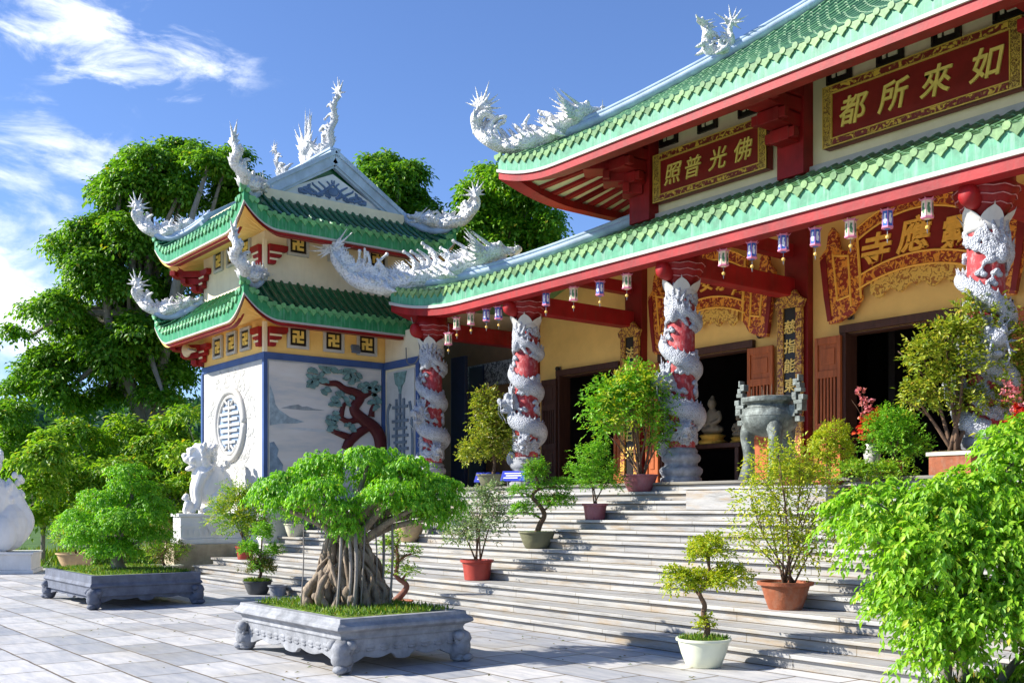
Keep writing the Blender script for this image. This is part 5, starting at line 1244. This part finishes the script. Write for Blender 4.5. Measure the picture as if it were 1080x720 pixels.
foliage(t, pads([(0, .5, .3, .2, 0)]), 260, 6, .12, .05, .026, lfMid, 28, droop=.1, inner=.1)
stems(t, .26, [L2(.1, .6), L2(-.1, .6)], .014, 13)
t = potted('tan basin with small green shrub on the steps right of the big bonsai trunk', (-17.15, 10.88, .932), 'round', .27, .36, mTan)
foliage(t, pads([(0, .6, .34, .22, 0), (.1, .85, .25, .2, 0)]), 360, 6, .12, .05, .026, lfMid, 29, droop=.1, inner=.1)
stems(t, .3, [L2(.1, .9), L2(-.1, .7)], .014, 14)
t = potted('small orange brown pot with a crooked reddish bonsai between the big planter and the stairs', (-13.35, 8.25, 0), 'bowl', .24, .22, mTerra, 'bonsai', 'bonsai')
bonsai_stem(t, [L2(-.03, .2), L2(.12, .36), L2(.14, .46), L2(0, .58), L2(.02, .8), L2(.0, 1.0)], .045, [L2(.28, .92), L2(-.22, .66), L2(.22, .64), L2(-.12, 1.02), L2(.05, 1.14)], 15, M('red_stem', (.20, .08, .05), .8, .35, 10, .5, 30))
foliage(t, pads([(.0, 1.14, .15, .08, 0), (-.13, 1.02, .14, .09, 0), (.24, .92, .12, .06, 0), (-.24, .68, .15, .09, 0), (.2, .64, .17, .07, 0), (0, .74, .1, .06, 0)]), 300, 5, .09, .04, .024, lfWild, 30, droop=.1, inner=.2)
foliage(t, pads([(0, .8, .12, .1, 0), (-.1, 1.0, .16, .1, 0)]), 70, 5, .09, .04, .024, lfRust, 31, droop=.1, inner=.2)
# top of the stairs, right
t = thing('planter_tree', 'olive leaved bushy tree in a rectangular orange brown planter by the right hand column', 'potted tree', (-7.15, 12.84, FZ), 0, GRP, True)
m = MB(); m.box(-.30, .28, -.10, .09, 0, .25); m.build('planter', mTerra, t, bevel=.01)
m = MB(); m.box(-.33, .31, -.12, .10, .25, .30); m.build('rim', mPale, t, bevel=.008)
m = MB(); m.box(-.27, .25, -.08, .07, .30, .315); m.build('soil', mSoil, t)
stems(t, .3, [L2(e_ + .02, z, d) for e_, z, d in ((-.6, 1.1, 0), (-.4, 1.6, .1), (-.1, 1.9, 0), (.15, 1.95, .1), (.4, 1.6, 0), (.6, 1.2, 0), (0, 1.4, -.2), (.2, 1.0, .2))], .03, 16, .05)
foliage(t, pads([(e_ * 1.05 + .12, z_ * 1.06, a_, b_, c_) for e_, z_, a_, b_, c_ in ((-.5, .9, .22, .2, 0), (-.42, 1.0, .3, .3, 0), (-.45, 1.4, .28, .26, 0), (-.15, 1.65, .34, .3, 0), (.25, 1.8, .34, .28, 0), (.55, 1.5, .34, .3, 0), (.62, 1.1, .3, .26, 0), (.1, 1.25, .4, .32, -.1), (.2, .85, .4, .2, 0), (.1, 2.0, .22, .18, 0), (.72, 1.35, .2, .16, 0))]), 1700, 6, .15, .065, .032, lfOlive, 32, droop=.1, inner=.2)
t = potted('dense bright green bush at the top of the stairs beside the red flowers', (-8.12, 12.95, FZ), 'tub', .18, .22, mTerra)
stems(t, .2, [L2(.1, .7), L2(-.1, .7)], .014, 17)
foliage(t, pads([(0, .45, .38, .28, 0), (.08, .72, .28, .22, 0), (-.15, .62, .22, .18, 0), (.3, .38, .22, .2, 0)]), 1100, 6, .09, .04, .02, lfMid, 33, droop=.1, inner=.35)
t = potted('clipped ball of yellow green leaves near the incense burner', (-8.72, 12.36, 1.712), 'tub', .2, .26, mTerra, 'topiary', 'topiary')
stems(t, .2, [L2(.0, .6), L2(.03, .6)], .02, 18)
foliage(t, pads([(0, .76, .29, .23, 0)]), 900, 6, .06, .034, .02, lfYel, 34, droop=.1, inner=.55, lo=-2)
t = potted('low orange tinged shrub on the landing block below the incense burner', (-9.3, 12.32, 1.90), 'bowl', .2, .16, mTerra)
foliage(t, pads([(0, .22, .3, .10, 0), (.35, .2, .25, .10, 0), (-.15, .2, .2, .10, 0)]), 520, 6, .08, .04, .022, lfYel, 35, droop=.1, inner=.2)
foliage(t, pads([(0, .24, .28, .09, 0)]), 160, 6, .08, .04, .022, lfRust, 36, droop=.1, inner=.3)
stems(t, .13, [L2(.2, .3), L2(-.1, .3)], .012, 19)
t = potted('low dark green shrub on the top step below the clipped ball', (-8.15, 12.36, 1.712), 'bowl', .2, .16, mTerra)
foliage(t, pads([(-.1, .36, .32, .16, 0), (.3, .34, .3, .16, 0)]), 560, 6, .08, .04, .022, lfWild, 37, droop=.1, inner=.2)
stems(t, .13, [L2(.2, .3), L2(-.1, .3)], .012, 20)
for (x, y, l, s, sd) in ((-8.58, 13.2, 'white vase of red and pink flowers in front of the central doorway', 1.0, 40), (-6.36, 13.0, 'white vase of red flowers right of the right hand column', .9, 43)):
    t = thing('flower_vase', l, 'flowers', (x, y, FZ), 0, None, True)
    m = MB(); m.lathe([(.09, 0), (.1, .03), (.07, .12), (.11, .26), (.12, .34), (.07, .44), (.09, .48)], n=24); m.build('vase', mWhite, t, smooth=True)
    foliage(t, [(0, 0, .62 * s, .17, .17, .16), (.05, .05, .78 * s, .13, .13, .12)], 90, 6, .07, .07, .06, lfRed, sd, 'flowers', droop=.1, inner=.5)
    foliage(t, [(-.06, -.06, 1.0 * s, .06, .06, .16), (-.1, -.1, 1.15 * s, .05, .05, .1)], 26, 5, .06, .05, .045, lfPinkP, sd + 1, 'flower_spray', droop=.1, inner=.4)
    stems(t, .45, [V(-.1, -.1, 1.15 * s), V(.05, .05, .8), V(-.05, .05, .7)], .008, sd)

# ------------------------------------------------------------------ stone planters with large bonsai
def planter(label, xa, xb_, ya, yb, zr_, mat, ornate=True, group='stone bonsai planters'):
    t = thing('stone_planter', label, 'planter', ((xa + xb_) / 2, (ya + yb) / 2, 0), 0, group)
    prof = [(-.10, zr_ - .05), (-.10, zr_), (.0, zr_), (.005, zr_ - .035), (.02, zr_ - .05), (.055, zr_ - .075), (.06, zr_ - .105), (.03, zr_ - .125), (-.005, zr_ - .14), (-.02, zr_ - .17), (-.012, zr_ - .20), (-.03, zr_ - .215), (-.045, zr_ - .33), (-.12, zr_ - .33)]
    if not ornate: prof = [(-.10, zr_ - .05), (-.10, zr_), (0, zr_), (0, zr_ - .12), (.015, zr_ - .14), (.03, zr_ - .17), (.0, zr_ - .2), (.0, zr_ - .33), (-.1, zr_ - .33)]
    m = MB(); vs = []; fs = []
    for o, z in prof: vs += [(xa - o, ya - o, z), (xb_ + o, ya - o, z), (xb_ + o, yb + o, z), (xa - o, yb + o, z)]
    for i in range(len(prof) - 1):
        for q in range(4): fs.append((i * 4 + q, i * 4 + (q + 1) % 4, (i + 1) * 4 + (q + 1) % 4, (i + 1) * 4 + q))
    m.add(vs, fs); m.box(xa + .08, xb_ - .08, ya + .08, yb - .08, zr_ - .32, zr_ - .06); m.build('trough', mat, t, bevel=.006)
    # scalloped aprons
    m = MB(); z1 = zr_ - .325; n = 40
    for (a0, a1, fx, ax) in ((xa, xb_, ya, 0), (xa, xb_, yb, 0), (ya, yb, xa, 1), (ya, yb, xb_, 1)):
        L_ = a1 - a0; low = []
        for k in range(n + 1):
            u = k / n; w = u * L_; e = min(w, L_ - w)
            d = .05 + .07 * max(0, 1 - e / .35) + .035 * abs(math.sin(u * PI * 5)) * (1 if ornate else .6) + (.03 if abs(u - .5) < .06 else 0); low.append((a0 + w, z1 - d))
        poly = [(a0, z1)] + low + [(a1, z1)]
        inn = .05
        if ax == 0: m.prism(poly, (0, fx + (inn if fx == ya else -inn), 0), (1, 0, 0), (0, 0, 1), (0, .05 if fx == ya else -.05, 0))
        else: m.prism(poly, (fx + (inn if fx == xa else -inn), 0, 0), (0, 1, 0), (0, 0, 1), (.05 if fx == xa else -.05, 0, 0))
    m.build('apron', mat, t, bevel=.006)
    if ornate:
        m = MB(); rr = random.Random(8)
        for sd in range(2):
            L_ = (xb_ - xa) if sd == 0 else (yb - ya)
            for k in range(int(L_ / .16)):
                u = .2 + k * .16
                if u > L_ - .15: continue
                c = (xa + u, ya + .045, zr_ - .29) if sd == 0 else (xb_ - .045, ya + u, zr_ - .29)
                mb_r = (.07, .014, .028) if sd == 0 else (.014, .07, .028)
                m.ell(c, mb_r, nu=8, nv=6); m.ell((c[0], c[1], c[2] - .035), [q * .7 for q in mb_r], nu=8, nv=6)
        m.build('carved_relief', mat, t, smooth=True)
    for (cx_, cy_, sx, sy) in ((xa, ya, -1, -1), (xb_, ya, 1, -1), (xb_, yb, 1, 1), (xa, yb, -1, 1)):
        o = V(sx, sy, 0).normalized(); b = V(cx_, cy_, 0) - o * .10
        m = MB(); P = catmull([b + V(0, 0, zr_ - .30), b + o * .05 + V(0, 0, zr_ * .45), b + o * .05 + V(0, 0, .16), b + o * .01 + V(0, 0, .09), b + o * .06 + V(0, 0, .035)], 4)
        m.tube(P, [.10 + (.02 if i < 6 else -.01 if i < 12 else .0) - .018 * math.sin(i * .5) for i in range(len(P))], 10); m.ell(b + o * .10 + V(0, 0, .045), (.075, .075, .045)); m.ell(b + o * .02 + V(0, 0, .03), (.09, .09, .03)); m.ell(b + o * .06 + V(0, 0, zr_ * .5), (.09, .09, .06))
        for sgn in (-1, 1): m.ell(b + o * .04 + V(-o.y, o.x, 0) * sgn * .09 + V(0, 0, zr_ * .52), (.06, .06, .05))
        m.build('leg', mat, t, smooth=True)
    m = MB(); n, q = 22, 14; vs = []; fs = []
    for j in range(q + 1):
        for i in range(n + 1):
            x = xa + .095 + (xb_ - xa - .19) * i / n; y = ya + .095 + (yb - ya - .19) * j / q; e = min(i, n - i, j * 1.5, (q - j) * 1.5) / 5
            vs.append((x, y, zr_ - .035 + .06 * min(1, e) + .035 * noise.noise(Vector((x * 3, y * 3, 0))) * min(1, e + .3)))
    for j in range(q):
        for i in range(n): a_ = j * (n + 1) + i; fs.append((a_, a_ + 1, a_ + n + 2, a_ + n + 1))
    m.add(vs, fs); m.build('moss', mMoss, t, smooth=True)
    g = np.random.default_rng(int(abs(xa) * 10)); k = 3500
    P = np.stack([g.uniform(xa + .12, xb_ - .12, k), g.uniform(ya + .12, yb - .12, k), np.full(k, zr_ - .0)], 1) - np.array(ORG[t.name])
    gr = link('grass_tufts', leaf_mesh('grass_tufts', P, g.normal(size=(k, 3)) * .4 + np.array([0, 0, 1.]), rand_dir(k, g), .07 * g.uniform(.4, 1.2, k), .014), lfGrass, t)
    return t
P1t = planter('carved grey stone planter with curled feet holding the big banyan bonsai, front and centre', -11.25, -8.92, 4.88, 6.36, .53, mStone)
P2t = planter('plainer blue grey stone planter on low feet holding the dense green bonsai on the left', -19.68, -16.95, 4.90, 6.66, .53, mStoneBlue, False)
P3t = planter('grey stone planter mostly cut by the frame under the leafy foreground tree', -3.72, -1.2, 5.86, 7.35, .47, mStone)

def px(u0, sc_, lst, z0=1.6, v0=535):     # pads sketched as (across, height, radius, half height, depth)
    return [((u - u0) * sc_, z0 + (v0 - v) * sc_, ru * sc_, rv * sc_, d) for u, v, ru, rv, d in lst]
# big bonsai
t = thing('banyan_bonsai', 'large old bonsai with thick gnarled root trunk and bright green drooping crown, front and centre', 'bonsai', (-10.08, 5.62, .55), 0, None, True)
m = MB(); rr = random.Random(21)
def shift(lst): return [(e, z - .55, rx, rz, d) for e, z, rx, rz, d in lst]
for k in range(110):
    a = rr.uniform(0, 6.28); q = rr.choice((rr.uniform(.10, .24), rr.uniform(.24, .43))); b = V(q * math.cos(a) * 1.1, q * math.sin(a) * 1.05, -.02 - .0 * q)
    h = rr.uniform(.5, 1.0); c0 = L2(-.05, 0); tw = rr.uniform(-.6, .6)
    pts = [b]
    for j in (.2, .45, .7, 1):
        rr_ = q * (1 - j) ** 1.2 + rr.uniform(.06, .13); aa = a + tw * j; pts.append(V(rr_ * math.cos(aa), rr_ * math.sin(aa), h * j) + V(rr.uniform(-1, 1), rr.uniform(-1, 1), 0) * .075 + c0 * j)
    w = rr.uniform(.014, .05); Q = catmull(pts, 5); m.tube(Q, [w * (1.25 - .55 * i / (len(Q) - 1)) * (1 + .2 * math.sin(i * 1.7 + k)) for i in range(len(Q))], 7)
m.lathe([(.25, 0), (.2, .2), (.16, .45), (.13, .7), (.11, .95)], (0, 0, 0), 12)
for k in range(26):
    a = rr.uniform(0, 6.28); q = rr.uniform(.2, .45); m.ell((q * math.cos(a), q * math.sin(a), rr.uniform(.0, .3) * (1.1 - q)), (rr.uniform(.025, .06),) * 3, nu=8, nv=6)
bt = m.build('trunk', mBark, t, smooth=True)
cl = shift(px(367, .0103, [(337, 490, 30, 14, .1), (303, 508, 25, 13, -.1), (277, 518, 15, 11, 0), (345, 512, 24, 12, -.35), (386, 480, 32, 13, .15), (422, 495, 32, 14, 0), (464, 513, 23, 14, .05), (477, 533, 11, 13, 0), (443, 527, 26, 12, -.25), (365, 534, 20, 12, -.4), (369, 553, 15, 10, -.35), (318, 535, 15, 8, .2), (403, 522, 24, 11, -.3), (390, 500, 30, 12, .5), (320, 497, 28, 12, .5), (440, 505, 28, 12, .5), (458, 540, 17, 11, -.1), (298, 529, 16, 8, -.2), (420, 512, 20, 9, -.5), (330, 522, 18, 9, -.5)]))
cl = [(a, b - .03, c * .88, d * 1.05, e) for a, b, c, d, e in cl]
C1 = pads(cl)
m = MB()
for k, c in enumerate(C1):
    e = V(*c[:3]) - V(0, 0, c[5] * .3); p = L2(rr.uniform(-.08, .12), rr.uniform(.55, .9), rr.uniform(-.1, .1)); Q = catmull([p, p.lerp(e, .5) + V(rr.uniform(-.06, .06), rr.uniform(-.06, .06), .05), e], 5); m.tube(Q, [.06 * (1 - .72 * i / (len(Q) - 1)) for i in range(len(Q))], 7)
m.build('branches', mBark, t, smooth=True)
m = MB()
for e, d, z in ((-.46, -.3, .95), (.30, -.15, .95), (.34, .1, .9), (.12, -.42, .8), (.06, -.40, .8), (.18, -.36, .85), (-.05, -.46, .75), (.46, -.1, 1.0)):
    b = L2(e, -.01, d); Q = catmull([b, b + V(.02, .02, z * .5), b + V(rr.uniform(-.05, .05), .03, z)], 4); w = .007 if e < -.4 else rr.uniform(.008, .02); m.tube(Q, [w * 1.3] + [w] * (len(Q) - 1), 7)
m.build('aerial_roots', mBarkG, t, smooth=True)
foliage(t, C1, 3400, 8, .105, .050, .022, lfBon, 50, 'crown', droop=.9, inner=.5, lo=-.45, out=.9, spread=.7)
# left bonsai
t = thing('bonsai_tree', 'dense rounded green bonsai growing in the plainer blue grey planter on the left', 'bonsai', (-18.3, 5.75, .55), 0, None, True)
cl = [(e, z - .55, rx, rz, d) for e, z, rx, rz, d in px(127, .0158, [(138, 497, 22, 13, 0), (140, 515, 30, 16, .1), (118, 530, 34, 18, 0), (82, 548, 24, 15, -.1), (160, 538, 28, 20, .1), (115, 560, 42, 20, -.2), (160, 568, 28, 20, 0), (90, 572, 24, 14, 0), (130, 582, 40, 16, -.3), (150, 550, 34, 22, -.3), (120, 545, 34, 24, .5)])]
cl = [(a, b, c * .74, d * .66, e) for a, b, c, d, e in cl]
C2 = pads(cl); m = MB(); limbs(m, (0, 0, -.03), (0, 0, .5), [(c[0], c[1], c[2]) for c in C2], .13, 8, .08, 4, .35); m.build('trunk', mBarkG, t, smooth=True)
foliage(t, C2, 3600, 8, .14, .054, .025, lfBon, 51, 'crown', droop=.7, inner=.6, lo=-.1)
# foreground tree
t = thing('leafy_shrub_tree', 'bright green drooping leafed shrub tree filling the right foreground', 'shrub', (-3.42, 6.5, .45), 0, None, True)
cl = [(e, z - .45, rx, rz, d) for e, z, rx, rz, d in px(1032, .0061, [(1072, 478, 40, 32, .1), (1030, 520, 40, 28, 0), (980, 535, 42, 28, -.1), (925, 530, 36, 24, .1), (898, 545, 22, 24, .2), (915, 570, 34, 26, -.1), (955, 582, 45, 30, -.2), (1010, 580, 50, 34, -.25), (1062, 560, 45, 38, -.2), (930, 630, 30, 32, -.15), (968, 648, 40, 30, -.3), (1025, 640, 48, 36, -.35), (1075, 625, 40, 45, -.3), (952, 685, 20, 16, -.2), (985, 678, 24, 18, -.3), (1085, 690, 26, 26, -.3), (1120, 540, 60, 60, 0), (1130, 640, 60, 60, 0), (1000, 560, 60, 40, .45), (1060, 540, 60, 50, .5), (1000, 620, 60, 40, .4), (1110, 470, 40, 40, .2), (1160, 600, 50, 80, .2)])]
cl = [(a, b, c * .84, d * .8, e) for a, b, c, d, e in cl]
C3 = pads(cl); m = MB(); rr = random.Random(31)
for k in range(9):
    b = V(rr.uniform(-.22, .3), rr.uniform(-.15, .15), -.02); e = V(*C3[(k * 5) % len(C3)][:3]); Q = catmull([b, b.lerp(e, .45) + V(rr.uniform(-.1, .1), rr.uniform(-.1, .1), .15), e], 5); m.tube(Q, [.026 * (1.2 - .8 * i / (len(Q) - 1)) for i in range(len(Q))], 7)
for k, c in enumerate(C3):
    e = V(*c[:3]); b = V(rr.uniform(-.1, .1), rr.uniform(-.1, .1), .5); Q = catmull([b, b.lerp(e, .5) + V(0, 0, .12), e], 4); m.tube(Q, [.018 * (1 - .75 * i / (len(Q) - 1)) for i in range(len(Q))], 6)
m.build('trunk', mBarkG, t, smooth=True)
foliage(t, C3, 4600, 9, .16, .056, .026, lfFore, 52, 'crown', droop=.6, inner=.45, lo=-.6, spread=.75, fan=.9)

# small loose stone by the steps
m = MB(); m.box(-.16, .16, -.14, .14, 0, .22); o = thing('stone_block', 'small rough stone block lying at the left end of the lowest step', 'stone', (-22.55, 8.36, 0), .3, None, True); m.build('block', mBlock, o, bevel=.02)

# ------------------------------------------------------------------ trees and shrubs behind
def DP(u, v, d):
    r = (u - 540) / 1105 * d; return (-.788 * d + .6157 * r, .6157 * d + .788 * r, 1.6 + (535 - v) * d / 1105)
def big_tree(label, lst, d0, base, n, k, L, W, mat, seed, r0, sl=.5, group='trees behind the temple', top=None, name='broadleaf_tree'):
    r = random.Random(seed); cl = []
    for u, v, ru in lst:
        for q in range(3):
            a = r.uniform(0, 6.28); o = ru * r.uniform(.1, .75); d = d0 + r.uniform(-1, 1) * 1.6; x, y, z = DP(u + o * math.cos(a), v + o * .8 * math.sin(a), d); s = ru * d / 1105 * r.uniform(.4, .72); cl.append((x, y, z, s, s, s * .5))
    t = thing(name, label, 'tree', base, 0, group)
    m = MB(); zt_ = top or max(c[2] for c in cl) * .72
    tx = np.mean([c[0] for c in cl]); ty = np.mean([c[1] for c in cl])
    limbs(m, base, (base[0] * .4 + tx * .6, base[1] * .4 + ty * .6, zt_), [c[:3] for c in cl[::2]], r0, 8, .05, seed, .3); m.build('trunk', mBarkG, t, smooth=True)
    me = sprays(cl, n, k, sl, L, W, droop=.5, inner=.5, lo=-.28, seed=seed, org=ORG[t.name], name='crown'); link('crown', me, mat, t); return t
A = [(170, 168, 34), (140, 178, 26), (208, 172, 36), (238, 178, 26), (118, 210, 26), (150, 215, 40), (190, 210, 34), (100, 245, 34), (135, 255, 42), (240, 215, 24), (70, 262, 18), (85, 285, 32), (120, 300, 44), (165, 260, 36), (170, 310, 42), (60, 318, 20), (80, 335, 36), (120, 350, 44), (160, 355, 44), (50, 372, 24), (95, 382, 40), (140, 392, 44), (185, 390, 36), (32, 398, 18), (62, 412, 28), (105, 422, 34), (190, 340, 34), (22, 352, 12), (195, 275, 30), (262, 195, 22), (225, 300, 24), (170, 425, 22), (15, 408, 12)]
big_tree('huge dark green broadleaf tree rising behind the left side of the pavilion', A, 37, (*DP(175, 300, 37.5)[:2], 0), 30000, 5, .18, .10, lfTree, 61, .55)
big_tree('large rounded tree top showing to the right behind the pavilion gable', [(405, 172, 17), (425, 180, 18), (395, 190, 18), (415, 200, 20), (440, 208, 12), (430, 222, 14), (445, 222, 10), (398, 215, 20), (470, 240, 18), (455, 250, 20)], 38, (*DP(400, 300, 39)[:2], 0), 5200, 5, .18, .10, lfTree, 62, .35)
big_tree('bright green tree rising between the pavilion and the hall roof', [(515, 182, 15), (530, 200, 24), (555, 212, 24), (515, 222, 26), (545, 238, 28), (575, 232, 16), (500, 250, 26), (530, 262, 26), (565, 258, 22), (585, 248, 10), (490, 232, 18), (520, 280, 24), (505, 205, 16)], 37, (*DP(530, 330, 38)[:2], 0), 8600, 5, .18, .10, lfTree2, 63, .4)
SH = [('tall leafy shrub with thin bare stems beside the large lion', [(45, 478, 24), (38, 512, 24), (55, 500, 20), (48, 538, 18), (30, 545, 14)], 30, 45, 71),
      ('rounded fresh green shrub behind the darker planter', [(92, 462, 28), (85, 492, 30), (105, 505, 30), (78, 520, 24), (110, 535, 26)], 32, 92, 72),
      ('tall loose green shrub behind the left bonsai', [(140, 452, 26), (150, 480, 30), (130, 500, 26), (160, 512, 28), (150, 540, 26)], 33, 148, 73),
      ('pale green shrub close behind the small lion', [(188, 445, 26), (198, 472, 30), (182, 500, 28), (205, 520, 26), (190, 550, 24)], 32, 192, 74),
      ('dark shrub at the left edge below the big tree', [(8, 440, 20), (20, 462, 20), (2, 480, 22), (15, 505, 22)], 34, 8, 75),
      ('small dark shrub in the gap between two taller shrubs', [(118, 470, 18), (122, 495, 20), (66, 468, 16), (70, 490, 18)], 36, 112, 76)]
for l, c, d, bu, sd in SH:
    big_tree(l, c, d, (*DP(bu, 500, d)[:2], 0), 2000, 5, .17, .075, lfWild if sd not in (75, 76) else lfTree2, sd, .07, .45, 'garden shrubs beyond the paving', None, 'garden_shrub')
g = np.random.default_rng(9); k = 9000
P = np.stack([g.uniform(-40, -29.5, k), g.uniform(2, 16, k), np.full(k, -.02)], 1)
put(link('grass', leaf_mesh('grass', P, g.normal(size=(k, 3)) * .4 + np.array([0, 0, 1.]), rand_dir(k, g), .28 * g.uniform(.4, 1.2, k), .04), lfGrass), 'grass strip beyond the edge of the paving', 'grass', kind='stuff')

g = np.random.default_rng(19); k = 160
P = np.stack([g.uniform(-16, -3, k), g.uniform(3.5, 8.4, k), np.full(k, .008)], 1)
put(link('fallen_leaves', leaf_mesh('fallen_leaves', P, g.normal(size=(k, 3)) * np.array([1, 1, .08]), np.tile(np.array([[0, 0, 1.]]), (k, 1)) + g.normal(size=(k, 3)) * .15, .05 * g.uniform(.5, 1.2, k), .022), lfRust), 'scattered dry leaves lying on the stone paving', 'leaves', kind='stuff')

# ------------------------------------------------------------------ light, sky, camera
LD = V(.62 * math.cos(R(33)), .785 * math.cos(R(33)), -math.sin(R(33)))
sun = bpy.data.lights.new('sun', 'SUN'); sun.energy = 5; sun.angle = R(.5); sun.color = (1, .95, .86)
so = bpy.data.objects.new('sun', sun); C.objects.link(so); so.rotation_euler = LD.to_track_quat('-Z', 'Y').to_euler(); so.location = (-20, -20, 25)
w = bpy.data.worlds.new('World'); S.world = w; w.use_nodes = True; nt = w.node_tree; bg = nt.nodes['Background']
sky = N(nt, 'ShaderNodeTexSky', sky_type='NISHITA'); sky.sun_disc = False; sky.sun_elevation = R(33); sky.sun_rotation = math.atan2(-LD.x, -LD.y)
sky.altitude = 0; sky.air_density = 1.0; sky.dust_density = .15; sky.ozone_density = 4.5
tc = N(nt, 'ShaderNodeTexCoord'); sep = N(nt, 'ShaderNodeSeparateXYZ'); nt.links.new(tc.outputs['Generated'], sep.inputs[0])
def mth(op, a, b=None, c=None):
    n = N(nt, 'ShaderNodeMath', operation=op)
    for i, v in enumerate((a, b, c)):
        if v is None: continue
        if hasattr(v, 'links'): nt.links.new(v, n.inputs[i])
        else: n.inputs[i].default_value = v
    return n.outputs[0]
az = mth('ARCTAN2', sep.outputs[1], mth('MULTIPLY', sep.outputs[0], -1)); el = mth('ARCSINE', sep.outputs[2])
def uv(u, v):      # compass angle and height of a cloud bank
    x, y, z = DP(u, v, 1000); z -= 1.6; return math.atan2(y, -x), math.asin(z / math.sqrt(x * x + y * y + z * z))
cmb = N(nt, 'ShaderNodeCombineXYZ'); nt.links.new(az, cmb.inputs[0]); nt.links.new(el, cmb.inputs[1])
def cloud(u, v, ru, rv, rot, dens, seed, sx=9, sy=26):
    a0, e0 = uv(u, v); f = 1105.
    mp = N(nt, 'ShaderNodeMapping', vector_type='TEXTURE'); mp.inputs['Location'].default_value = (a0, e0, 0); mp.inputs['Rotation'].default_value = (0, 0, R(rot)); mp.inputs['Scale'].default_value = (ru / f, rv / f, 1)
    nt.links.new(cmb.outputs[0], mp.inputs[0])
    ln = N(nt, 'ShaderNodeVectorMath', operation='LENGTH'); nt.links.new(mp.outputs[0], ln.inputs[0])
    fall = mth('SUBTRACT', 1, ln.outputs['Value'])
    m2 = N(nt, 'ShaderNodeMapping'); m2.inputs['Rotation'].default_value = (0, 0, R(-rot)); m2.inputs['Scale'].default_value = (sx, sy, 1); m2.inputs['Location'].default_value = (seed, seed * 2, 0); nt.links.new(cmb.outputs[0], m2.inputs[0])
    nz = N(nt, 'ShaderNodeTexNoise'); nz.inputs['Scale'].default_value = 1.0; nz.inputs['Detail'].default_value = 9; nz.inputs['Roughness'].default_value = .62; nz.inputs['Distortion'].default_value = .5; nt.links.new(m2.outputs[0], nz.inputs['Vector'])
    s_ = mth('ADD', mth('MULTIPLY', fall, .55), mth('MULTIPLY', mth('SUBTRACT', nz.outputs['Fac'], .5), 2.1))
    mr = N(nt, 'ShaderNodeMapRange', interpolation_type='SMOOTHSTEP'); mr.inputs[1].default_value = .05; mr.inputs[2].default_value = .65; mr.inputs[4].default_value = dens; nt.links.new(s_, mr.inputs[0])
    lim = N(nt, 'ShaderNodeMapRange', interpolation_type='SMOOTHSTEP'); lim.inputs[1].default_value = -.25; lim.inputs[2].default_value = .3; nt.links.new(fall, lim.inputs[0])
    return mth('MULTIPLY', mr.outputs[0], lim.outputs[0])
cs = [cloud(98, 32, 165, 56, -12, .8, 3.1, 12, 30), cloud(58, 150, 105, 38, -14, .72, 7.7), cloud(5, 330, 95, 120, 0, .97, 1.3, 7, 12), cloud(220, 240, 60, 50, 0, .5, 5.2), cloud(-150, 250, 220, 160, 0, .9, 9.1, 6, 12), cloud(1500, 200, 400, 150, 0, .8, 12.4, 6, 14), cloud(300, -250, 400, 90, -10, .6, 15.2), cloud(430, 225, 80, 30, -8, .3, 4.4)]
tot = cs[0]
for c in cs[1:]: tot = mth('MAXIMUM', tot, c)
mx = N(nt, 'ShaderNodeMix', data_type='RGBA'); nt.links.new(tot, mx.inputs[0]); nt.links.new(mix(nt, 1, sky.outputs[0], (.54, .57, .70), 'MULTIPLY'), mx.inputs[6]); mx.inputs[7].default_value = (5.0, 5.2, 5.5, 1)
nt.links.new(mx.outputs[2], bg.inputs[0]); bg.inputs[1].default_value = .15
cam = bpy.data.cameras.new('camera'); co_ = bpy.data.objects.new('camera', cam); C.objects.link(co_)
co_.location = (0, 0, 1.6); co_.rotation_euler = (R(90), 0, R(52)); cam.lens = 36.83; cam.sensor_width = 36; cam.shift_y = .162; cam.clip_end = 5000; cam.clip_start = .1
S.camera = co_
S.view_settings.view_transform = 'Standard'; S.view_settings.look = 'None'; S.view_settings.exposure = .98; S.view_settings.gamma = 1
S.cycles.max_bounces = 8; S.cycles.diffuse_bounces = 6; S.cycles.transmission_bounces = 4; S.cycles.use_denoising = True
